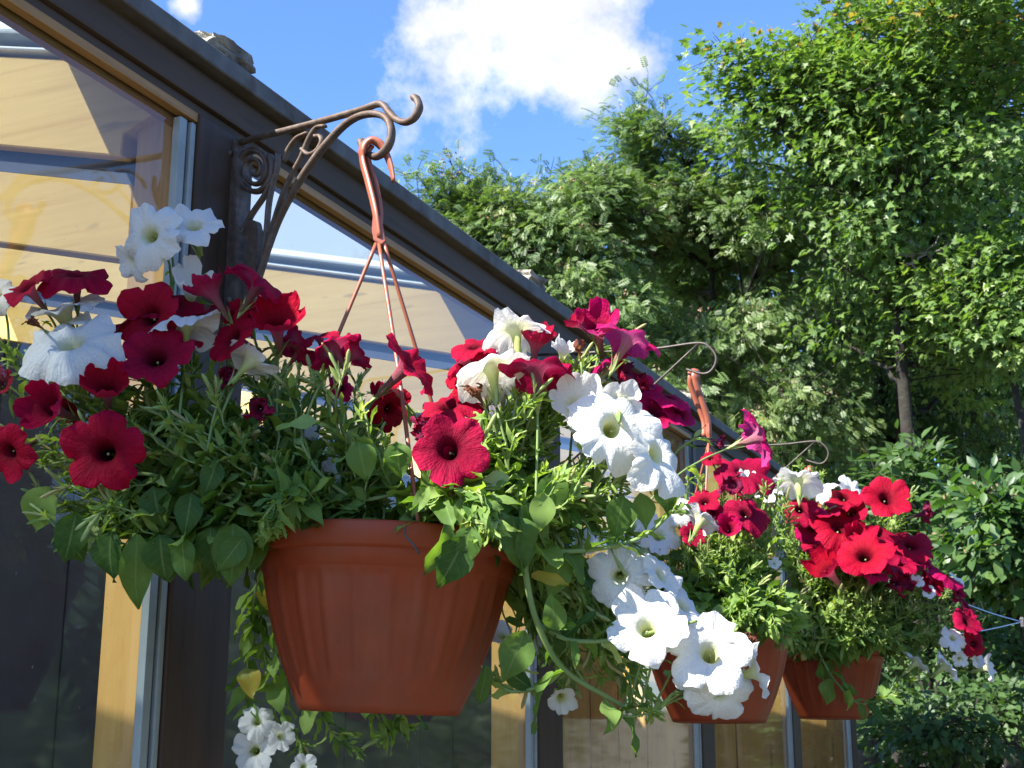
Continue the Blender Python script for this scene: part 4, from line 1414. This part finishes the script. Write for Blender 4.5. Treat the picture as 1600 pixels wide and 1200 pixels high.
F3 = [('W', 1247, 748, 66, (.1, .45, -.6), 3.4, 'd'), ('W', 1330, 768, 54, (.3, .5, .7), 3.5, 'f'), ('R', 1318, 776, 54, (-.2, .5, .8), 3.42, 'd'), ('R', 1250, 795, 50, (-.3, .3, .8), 3.4, 'd'), ('R', 1386, 778, 74, (.02, .5, .85), 3.35, 'f'), ('R', 1312, 822, 86, (-.05, .75, .6), 3.38, 'd'), ('M', 1270, 822, 56, (-.3, .4, .7), 3.42, 'd'),
          ('R', 1350, 866, 86, (-.1, .62, .75), 3.25, 'f'), ('R', 1292, 890, 74, (-.5, .75, .4), 3.28, 'f'), ('R', 1424, 850, 68, (.3, .65, .5), 3.4, 'd'), ('X', 1402, 912, 60, (.2, .1, .9), 3.3, 'f'), ('R', 1340, 842, 64, (.2, .6, .7), 3.36, 'f'), ('R', 1372, 832, 60, (.3, .7, .5), 3.4, 'd'), ('M', 1478, 898, 50, (.5, .6, .1), 3.4, 'f'), ('R', 1458, 912, 44, (.1, .5, .7), 3.38, 'f'),
          ('W', 1463, 900, 34, (.3, .5, .6), 3.45, 'f'), ('W', 1496, 905, 28, (.5, .5, .6), 3.45, 'f'), ('R', 1510, 945, 36, (.6, .4, .6), 3.4, 'f'), ('R', 1512, 972, 48, (.3, .45, .8), 3.36, 'f'), ('R', 1523, 1006, 40, (.3, .35, .85), 3.36, 'f'), ('W', 1490, 996, 38, (.2, .4, .85), 3.34, 'f'), ('W', 1432, 1035, 44, (.7, .5, -.1), 3.34, 'f'), ('W', 1480, 1040, 50, (.85, .2, -.1), 3.34, 'f'),
          ('W', 1545, 1043, 44, (.8, .3, .3), 3.36, 'f'), ('W', 1528, 1030, 36, (.5, .2, .6), 3.4, 'f'), ('W', 1433, 908, 24, (.1, .4, .9), 3.34, 'f'), ('W', 1452, 925, 22, (-.1, .4, .9), 3.36, 'f'), ('X', 1445, 803, 40, (.85, .3, .1), 3.4, 'f'), ('M', 1440, 870, 40, (.4, .3, .6), 3.42, 'f'), ('R', 1497, 925, 26, (.4, .4, .7), 3.42, 'f'), ('W', 1500, 1030, 26, (.2, .1, .9), 3.36, 'f'), ('R', 1330, 800, 50, (-.4, .6, .6), 3.42, 'f'), ('R', 1290, 800, 46, (-.3, .7, .3), 3.42, 'd'), ('R', 1395, 860, 60, (.4, .7, .2), 3.38, 'd'), ('R', 1310, 860, 56, (-.6, .6, .3), 3.34, 'd'), ('M', 1365, 895, 50, (.3, .7, .4), 3.3, 'd'), ('R', 1440, 885, 48, (.6, .5, .2), 3.38, 'd'), ('R', 1275, 850, 44, (-.5, .6, .4), 3.4, 'd'), ('W', 1290, 765, 40, (-.3, .7, .3), 3.45, 'd'), ('W', 1200, 770, 36, (-.3, .7, .3), 3.3, 'd'), ('R', 1405, 880, 52, (.1, .8, .4), 3.34, 'd')]
P3.avoid = [(f[1], f[2], f[3], f[5]) for f in F3]
P3.grow([((1290, 850, 80, 60, 3.45, .15), 24, .9), ((1250, 800, 50, 40, 3.5, .12), 10, .85), ((1360, 850, 70, 60, 3.4, .15), 18, .9), ((1420, 900, 60, 50, 3.4, .12), 16, .9), ((1330, 930, 90, 40, 3.35, .15), 18, 1.1), ((1280, 960, 50, 40, 3.4, .1), 10, 1.5), ((1430, 970, 60, 50, 3.4, .12), 14, 1.1), ((1490, 960, 35, 50, 3.4, .1), 8, .9), ((1480, 1030, 50, 20, 3.4, .08), 7, .8), ((1270, 745, 40, 30, 3.5, .08), 6, .75), ((1400, 1045, 60, 25, 3.4, .08), 7, .9), ((1400, 790, 40, 30, 3.45, .1), 5, .8)], 1.35)
tr3 = smooth_path([at(1265, 960, 3.36), at(1280, 1020, 3.34), at(1310, 1070, 3.33), at(1345, 1100, 3.33), at(1390, 1085, 3.33)], 24)
P3.stem(tr3, .004, .0022, .3)
P3.sprig(None, 1.5, keep=True, path=tr3, bare=.1, dens=.55, buds=False)
P3.sprig(None, 1.1, keep=True, path=smooth_path([at(1345, 1100, 3.33), at(1380, 1092, 3.33), at(1420, 1065, 3.33), at(1450, 1040, 3.34)], 16), bare=.1)
for f in F3:
    P3.flower(*f)
for b, n in (((1270, 985, 50, 25, 3.30, .04), 14), ((1340, 975, 50, 25, 3.28, .04), 12), ((1385, 1000, 30, 30, 3.30, .04), 8), ((1250, 1005, 25, 25, 3.32, .03), 5)):
    for i in range(n):
        P3.sprig(in_blob(b), 1.25, keep=True, buds=False)
P3.finish()

# ------------------------------------------------------------------ trees
TPL = {}
V = [(0, 0, 0), (.22, .10, .02), (.48, .12, .0), (.24, .30, .03), (.52, .48, -.02), (.20, .50, .03), (.14, .70, .02), (0, 1.0, -.08), (-.14, .70, .02), (-.20, .50, .03), (-.52, .48, -.02), (-.24, .30, .03), (-.48, .12, .0), (-.22, .10, .02), (0, .35, -.03)]
TPL['maple'] = (np.array(V), np.array([(14, i, (i % 13) + 1) if i else (14, 0, 1) for i in range(0, 14)][:13] + [(14, 13, 0)]))
V, Fc = [], []
for i, (u, s_) in enumerate([(.15, 1), (.32, 1), (.49, 1), (.66, 1), (.82, 1)]):
    for sg in (-1, 1):
        b = len(V)
        L = .36 * (1 - .3 * abs(u - .5))
        V += [(0, u, 0), (sg * L * .5, u - .02, .03), (sg * L, u + .16, -.05), (sg * L * .45, u + .14, .02)]
        Fc += [(b, b + 1, b + 2), (b, b + 2, b + 3)]
b = len(V)
V += [(0, .84, 0), (.07, .95, 0), (0, 1.12, -.05), (-.07, .95, 0)]
Fc += [(b, b + 1, b + 2), (b, b + 2, b + 3)]
b = len(V)
V += [(-.02, -.45, .0), (.02, -.45, .0), (.02, 1.0, .0), (-.02, 1.0, .0)]
Fc += [(b, b + 1, b + 2), (b, b + 2, b + 3)]
V = np.array(V)
V[:, 2] -= .25 * V[:, 1] ** 2
TPL['rowan'] = (V, np.array(Fc))
V = np.array([(0, 0, 0), (.2, .25, .05), (.24, .55, .03), (0, 1, -.12), (-.24, .55, .03), (-.2, .25, .05), (0, .5, -.03)])
TPL['oval'] = (V, np.array([(6, 0, 1), (6, 1, 2), (6, 2, 3), (6, 3, 4), (6, 4, 5), (6, 5, 0)]))


def scatter(tpl, P, Yd, Zn, S, tint):
    """all copies of a leaf template as one vertex and triangle array"""
    V, Q = TPL[tpl]
    Y = Yd / (np.linalg.norm(Yd, axis=1)[:, None] + 1e-9)
    Zv = Zn - Y * (Zn * Y).sum(1)[:, None]
    Zv /= np.linalg.norm(Zv, axis=1)[:, None] + 1e-9
    X = np.cross(Y, Zv)
    W = P[:, None, :] + S[:, None, None] * (V[None, :, 0, None] * X[:, None] + V[None, :, 1, None] * Y[:, None] + V[None, :, 2, None] * Zv[:, None])
    F_ = Q[None] + (np.arange(len(P)) * len(V))[:, None, None]
    return W.reshape(-1, 3), F_.reshape(-1, 3), np.repeat(tint, len(V))


def blob_points(b, n, shell=.35):
    px, py, rx, ry, D, rd = b
    v = rng.normal(size=(n, 3))
    v /= np.linalg.norm(v, axis=1)[:, None]
    v *= (rng.uniform(shell, 1, n) ** .6)[:, None]
    k = D / FPX
    c = at(px, py, D)
    fh = np.array([-math.sin(YAW), math.cos(YAW), 0])
    return c + v[:, :1] * cR * rx * k + v[:, 1:2] * np.array([0, 0, 1]) * ry * k + v[:, 2:] * fh * rd


def tree(name, label, cat, group, base, blobs, tpl, matl, per_blob, leaves_per, size, cl_r, tint_mu=.45, trunk_r=.07, flat=.5, trunk_top=None, seed=0, seeds=False, twig_frac=.6, orange=0.0, clump=1.9, gap=.22):
    base = np.array(base, float)
    root = empty(name, base, label, cat, group)
    cl, clb = [], []
    for b, n in zip(blobs, per_blob):
        cl.append(blob_points(b, n))
    cl = np.vstack(cl)
    # thin the crown into clumps with gaps between them
    so_ = Vector(rng.uniform(0, 50, 3))
    den = np.array([mnoise.noise(Vector(c) * clump + so_) for c in cl])
    cl = cl[den > np.quantile(den, gap)]
    cl = np.vstack([cl, cl + rng.normal(0, cl_r * .7, cl.shape)])[:int(len(den) * 1.05)]
    dm = np.linalg.norm(cl[:, None] - cl[None], axis=2)
    cl = cl[(dm < .32).sum(1) > (4 if tpl != 'oval' else 0)]
    n = len(cl)
    centre = cl.mean(0)
    top = np.array(trunk_top if trunk_top is not None else centre + np.array([0, 0, .25 * (cl[:, 2].max() - centre[2])]), float)
    wig = rng.normal(0, .05, (5, 3)) * np.linalg.norm(top - base) * .25
    wig[:, 2] = 0
    tp = smooth_path(np.array([base + (top - base) * u + wig[i] * (0 < i < 4) for i, u in enumerate((0, .3, .55, .8, 1))]), 26)
    tube_r = trunk_r * np.linspace(1.15, .22, 26)
    geos = [tube_geo(tp, tube_r, 9)]
    lo = Matrix.Translation(-Vector(base))
    link('trunk', mesh_from('trunk', *merge(geos), M['bark']), root, lo)
    # limbs: pull clusters together towards shared points on the trunk
    nl_ = max(5, n // 22)
    pick = cl[rng.choice(n, nl_, replace=False)]
    limbs, lg = [], []
    for q in pick:
        hz = np.linalg.norm((q - tp)[:, :2], axis=1)
        want = q[2] - .75 * hz
        i = int(np.clip(np.abs(tp[:, 2] - want).argmin(), 5, 24))
        d = q - tp[i]
        P = hermite(tp[i], d * .5 + np.array([0, 0, .3]) * np.linalg.norm(d), q, d * .6 + np.array([0, 0, -.1]), 14) + rng.normal(0, .018, (14, 3))
        limbs.append(P)
        lg.append(tube_geo(P, np.linspace(max(.012, tube_r[i] * .5), .006, 14), 5))
    for g in lg:
        link('limb', mesh_from('limb', *g, M['bark']), root, lo)
    allp = np.vstack(limbs + [tp[8:]])
    tg = []
    for q in cl[rng.random(n) < twig_frac]:
        dd = np.linalg.norm(allp - q, axis=1) + np.maximum(0, allp[:, 2] - q[2]) * 1.5
        e = allp[dd.argmin()]
        d = q - e
        P = hermite(e, d * .6 + np.array([0, 0, .2]) * np.linalg.norm(d), q, d * .8, 6)
        tg.append(tube_geo(P, np.linspace(.008, .0036, 6), 3, caps=False))
    for q in cl[rng.random(n) < twig_frac * .9]:
        for j in range(4):
            v = rng.normal(size=3) * np.array([1, 1, flat + .2])
            v = v / np.linalg.norm(v) * cl_r * rng.uniform(.9, 1.5)
            tg.append(tube_geo(np.array([q, q + v * .5 + [0, 0, .01], q + v]), [.0035, .0026, .0016], 3, caps=False))
    if tg:
        o = link('twigs', mesh_from('twigs', *merge(tg), M['bark']), root, lo)
        o['kind'] = 'stuff'
    # leaves
    N_ = n * leaves_per
    ci = np.repeat(np.arange(n), leaves_per)
    off = np.clip(rng.normal(size=(N_, 3)) * .7, -1.25, 1.25) * cl_r * (.6 + .8 * rng.random(n))[ci][:, None]
    off[:, 2] *= flat
    P = cl[ci] + off
    outw = cl[ci] - (centre + (tp[-1] - centre) * .3)
    outw /= np.linalg.norm(outw, axis=1)[:, None] + 1e-9
    Yd = off / cl_r * .7 + outw * .6 + rng.normal(size=(N_, 3)) * .55
    Yd[:, 2] -= .25
    Zn = np.array([0, 0, .55]) + np.array(SUN) * .55 + rng.normal(size=(N_, 3)) * .45 + outw * .35
    S = size * rng.uniform(.6, 1.25, N_)
    ct = rng.normal(tint_mu, .16, n)
    tint = np.clip(ct[ci] + rng.normal(0, .10, N_), 0, .93)
    if orange:
        far_ = cl[:, 2] > np.quantile(cl[:, 2], .7)
        om = (far_[ci]) & (rng.random(N_) < orange)
        tint[om] = 1.0
    W, F_, T = scatter(tpl, P - base, Yd, Zn, S, tint)
    o = link('crown', np_mesh('crown', W, F_, M[matl], T), root)
    o['kind'] = 'stuff'
    if seeds:
        k = rng.choice(n, int(n * seeds), replace=False)
        sp_ = np.repeat(cl[k] + np.array([0, 0, .5]) * cl_r, 26, 0) + rng.normal(size=(len(k) * 26, 3)) * np.array([.045, .045, .018])
        W, F_, T = scatter('oval', sp_ - base, rng.normal(size=sp_.shape), rng.normal(size=sp_.shape), np.full(len(sp_), .022), np.zeros(len(sp_)))
        o = link('seed_heads', np_mesh('seed_heads', W, F_, M['seed'], T), root)
        o['kind'] = 'stuff'
    return root


def ground_at(px, D):
    p = at(px, 1110, D)
    p[2] = -.05
    return p


tree('rowan_tree', 'feathery grey green rowan with brown seed heads, rising straight behind the eave', 'tree', 'rowan trees behind the sunroom', ground_at(960, 8.6),
     [(715, 322, 50, 26, 8.6, .3), (785, 345, 70, 45, 8.6, .4), (770, 390, 60, 50, 8.6, .4), (850, 385, 80, 60, 8.6, .5), (860, 440, 100, 80, 8.6, .9), (930, 335, 65, 55, 8.7, .5), (950, 400, 110, 110, 8.6, 1.0), (960, 520, 120, 100, 8.5, 1.0), (1010, 600, 110, 80, 8.3, .9)],
     'rowan', 'rowan', [8, 20, 16, 32, 34, 26, 46, 46, 34], 54, .066, .14, .5, .055, .42, seeds=.45, twig_frac=.95)
tree('rowan_tree', 'rowan with brownish seed heads over fine leaflets, tallest left of the maple', 'tree', 'rowan trees behind the sunroom', ground_at(1120, 9.2),
     [(1020, 225, 60, 50, 9.2, .4), (930, 272, 42, 36, 9.2, .3), (1010, 320, 80, 70, 9.2, .6), (1090, 370, 120, 100, 9.2, .8), (1190, 330, 80, 80, 9.2, .6), (1100, 262, 75, 65, 9.2, .5), (1130, 440, 120, 100, 9.1, 1.0), (1100, 560, 110, 90, 9.0, 1.0), (1200, 560, 110, 110, 9.0, 1.0), (1190, 680, 100, 80, 8.8, .8), (1290, 640, 80, 110, 9.0, .8)],
     'rowan', 'rowan', [22, 14, 28, 44, 26, 30, 46, 42, 44, 30, 30], 54, .066, .15, .45, .06, .42, seeds=.4, twig_frac=.95)
tree('maple_tree', 'tall bright green maple whose orange tipped sprays reach over the sky', 'tree', 'maples at the wood edge', ground_at(1445, 8.0),
     [(1190, 140, 40, 22, 8.0, .3), (1135, 98, 22, 14, 8.0, .2), (1268, 118, 38, 28, 8.0, .3), (1245, 165, 65, 40, 8.0, .4), (1365, 75, 42, 50, 8.0, .5), (1340, 190, 95, 80, 8.0, .6), (1440, 70, 110, 90, 8.0, .9), (1440, 190, 120, 100, 8.0, 1.0), (1550, 60, 110, 90, 8.1, .9), (1560, 190, 110, 100, 8.1, .9), (1210, 275, 120, 80, 8.4, .8), (1370, 300, 120, 80, 8.0, .8), (1500, 310, 120, 80, 8.0, .8), (1300, 380, 100, 60, 8.0, .7), (1400, 440, 110, 60, 8.2, .7), (1510, 420, 100, 60, 8.2, .7), (1350, 510, 90, 60, 8.3, .6), (1490, 540, 90, 60, 8.5, .6), (1560, 610, 90, 60, 8.6, .6), (1470, -60, 150, 90, 8.2, 1), (1640, 100, 90, 200, 8.2, 1)],
     'maple', 'maple', [9, 5, 14, 20, 20, 34, 34, 34, 32, 30, 30, 32, 32, 20, 22, 20, 16, 16, 14, 30, 30], 62, .054, .20,   .52, .062, .42, trunk_top=at(1410, 120, 8.05), orange=.08)
tree('maple_tree', 'lower yellow green maple beside the dark trunk at the picture edge', 'tree', 'maples at the wood edge', ground_at(1720, 7.6),
     [(1560, 430, 80, 60, 7.6, .5), (1500, 470, 60, 40, 7.6, .4), (1600, 520, 80, 80, 7.6, .6), (1640, 400, 80, 120, 7.6, .6)],
     'maple', 'maple', [24, 14, 24, 20], 60, .055, .17, .62, .05, .5)
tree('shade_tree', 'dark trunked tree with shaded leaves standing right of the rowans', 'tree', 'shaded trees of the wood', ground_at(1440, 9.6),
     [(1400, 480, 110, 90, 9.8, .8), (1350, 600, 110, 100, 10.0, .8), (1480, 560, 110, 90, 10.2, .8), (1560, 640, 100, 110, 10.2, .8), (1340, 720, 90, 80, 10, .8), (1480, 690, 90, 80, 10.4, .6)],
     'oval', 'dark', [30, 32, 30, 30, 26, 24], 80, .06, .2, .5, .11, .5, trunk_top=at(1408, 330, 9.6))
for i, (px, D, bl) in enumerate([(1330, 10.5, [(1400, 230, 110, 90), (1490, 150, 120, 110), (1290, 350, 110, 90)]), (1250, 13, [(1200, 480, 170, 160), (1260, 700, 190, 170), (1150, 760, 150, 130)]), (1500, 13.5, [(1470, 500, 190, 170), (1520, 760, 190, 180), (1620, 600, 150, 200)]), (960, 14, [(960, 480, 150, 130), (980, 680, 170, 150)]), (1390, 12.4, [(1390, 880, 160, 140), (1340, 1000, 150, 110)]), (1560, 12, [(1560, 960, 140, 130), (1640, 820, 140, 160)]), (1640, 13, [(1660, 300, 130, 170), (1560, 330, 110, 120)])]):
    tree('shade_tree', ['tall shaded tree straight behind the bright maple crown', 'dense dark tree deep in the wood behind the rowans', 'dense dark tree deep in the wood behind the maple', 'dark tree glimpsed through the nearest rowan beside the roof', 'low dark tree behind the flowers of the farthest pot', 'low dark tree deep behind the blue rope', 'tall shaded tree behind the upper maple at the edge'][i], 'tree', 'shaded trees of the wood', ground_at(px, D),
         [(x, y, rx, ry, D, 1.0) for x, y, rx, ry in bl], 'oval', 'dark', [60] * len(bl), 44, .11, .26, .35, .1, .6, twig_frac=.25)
# dead branches beside the maple trunk
g = []
for (a, b, c) in (((1400, 400), (1450, 395), (1500, 385)), ((1420, 375), (1460, 410), (1490, 440)), ((1410, 420), (1440, 400), (1470, 360)), ((1425, 385), (1432, 440), (1436, 470)), ((1470, 405), (1480, 380), (1500, 365))):
    g.append(tube_geo(smooth_path([at(*a, 7.75), at(*b, 7.7), at(*c, 7.65)], 10) + rng.normal(0, .008, (10, 3)), np.linspace(.012, .003, 10), 5))
o = link('dead_branches', mesh_from('dead_branches', *merge(g), M['deadwood']))
tag(o, 'bare pale dead branches sticking out beside the dark maple trunk', 'branch')

# shrubs
def shrub(name, label, px, D, bl, matl, per, size, lp=26, rd=.5, cr=.13, tint=.5, group='shrubs below the trees', seeds=0):
    return tree(name, label, 'shrub', group, ground_at(px, D), [(x, y, rx, ry, D, rd) for x, y, rx, ry in bl], 'oval', matl, per, lp, size, cr, tint, .016, .55, seeds=seeds, twig_frac=.5)


shrub('viburnum_shrub', 'broad leaved shrub with pale flower heads at the right edge', 1580, 6.0, [(1560, 815, 75, 45), (1530, 860, 60, 45), (1610, 880, 70, 70)], 'shrub', [26, 16, 18], .085, 28, .35, .12, .55, seeds=.3)
shrub('leafy_shrub', 'young leafy shrub sprig just above the blue rope', 1590, 6.2, [(1585, 920, 35, 28)], 'shrub', [8], .10, 14, .15, .07, .6)
shrub('leafy_shrub', 'green shrub behind the flowers, left of the viburnum', 1440, 7.4, [(1440, 800, 60, 55), (1480, 850, 55, 70), (1390, 740, 50, 40)], 'dark', [22, 20, 10], .08, 30, .5, .12, .5)
shrub('leafy_shrub', 'small leaved shrub low beside the last dark post', 1450, 6.8, [(1420, 1150, 80, 60), (1500, 1130, 90, 60), (1590, 1130, 70, 80)], 'dark', [30, 30, 22], .06, 34, .5, .12, .42)
shrub('leafy_shrub', 'dim shrub under the trailing white flowers', 1520, 8.0, [(1540, 1030, 90, 60), (1450, 1040, 70, 50)], 'dark', [30, 22], .07, 34, .6, .14, .5)
# the wood's far mass
Pn = []
for i in range(46000):
    px = rng.uniform(560, 2300)
    D = rng.uniform(16, 20)
    top = 420 + 60 * math.sin(px * .011) + 50 * math.sin(px * .027 + 1) - max(0, px - 1200) * .35
    y = rng.uniform(top, 1240)
    Pn.append(at(px, y, D))
Pn = np.array(Pn)
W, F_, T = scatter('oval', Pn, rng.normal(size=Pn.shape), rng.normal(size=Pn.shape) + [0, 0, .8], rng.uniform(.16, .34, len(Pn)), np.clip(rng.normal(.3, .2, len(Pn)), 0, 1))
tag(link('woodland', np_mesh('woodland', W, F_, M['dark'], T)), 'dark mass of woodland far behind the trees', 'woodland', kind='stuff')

# trees in the garden right of the picture: the panes mirror most of them as one dark mass
Ws, Fs_, Ts, b = [], [], [], 0
for (x, y, h) in ((3.9, 6.6, 2.6), (4.6, 8.2, 3.2), (5.6, 4.6, 3.0), (6.5, 8.5, 3.8), (4.4, 11.5, 3.6), (7.0, 13, 4.4), (7.5, 1.8, 3.6), (6.2, .6, 3.2), (7.0, -2.4, 3.8)):  # last three, out of view, are added to dim skylight on the pots
    n = 130
    v = rng.normal(size=(n, 3))
    v /= np.linalg.norm(v, axis=1)[:, None]
    v *= rng.uniform(.3, 1, n)[:, None]
    cl = np.array([x, y, h * .5]) + v * np.array([1.3, 1.3, h * .52])
    ci = np.repeat(np.arange(n), 150)
    off = rng.normal(size=(len(ci), 3)) * .3
    W, F_, T = scatter('oval', cl[ci] + off, off + rng.normal(size=off.shape) * .3, rng.normal(size=off.shape) * .6 + [0, 0, 1], rng.uniform(.04, .085, len(ci)), np.clip(rng.normal(.6, .25, len(ci)), 0, 1))
    Ws.append(W)
    Fs_.append(F_ + b)
    Ts.append(T)
    b += len(W)
tag(link('garden_woodland', np_mesh('garden_woodland', np.vstack(Ws), np.vstack(Fs_), M['shrub'], np.concatenate(Ts))), 'mass of garden trees right of the picture, partly seen mirrored in the panes', 'woodland', kind='stuff')

# ------------------------------------------------------------------ blue rope and its clamp
RC = at(1597, 972, 4.2)
rp = empty('clothesline', RC, 'thin blue rope drawn to a point beside the trailing flowers', 'rope')
for e in ((1500, 940), (1490, 992)):
    P = [RC, RC * .5 + at(*e, 4.3) * .5 + np.array([0, 0, -.004]), at(*e, 4.3)]
    link('strand', mesh_from('strand', *tube_geo(smooth_path(P, 16), .0017, 6), M['rope']), rp, Matrix.Translation(-Vector(RC)))
P = [RC, RC + cR * .6 + np.array([0, 0, -.01])]
link('strand', mesh_from('strand', *tube_geo(smooth_path(P, 10), .0017, 6), M['rope']), rp, Matrix.Translation(-Vector(RC)))
cl_ = empty('rope_clamp', RC + cF * 0.0, 'small grey metal clamp gripping the blue rope', 'clamp')
box('body', (-.012, -.01, -.036), (.012, .01, .036), M['steel'], cl_, .003)
box('jaw', (-.016, -.0115, .012), (.017, .0115, .028), M['steel'], cl_, .003)
box('screw', (.012, -.005, -.02), (.024, .005, -.010), M['steel'], cl_, .002)
cl_.scale = (.42, .42, .42)
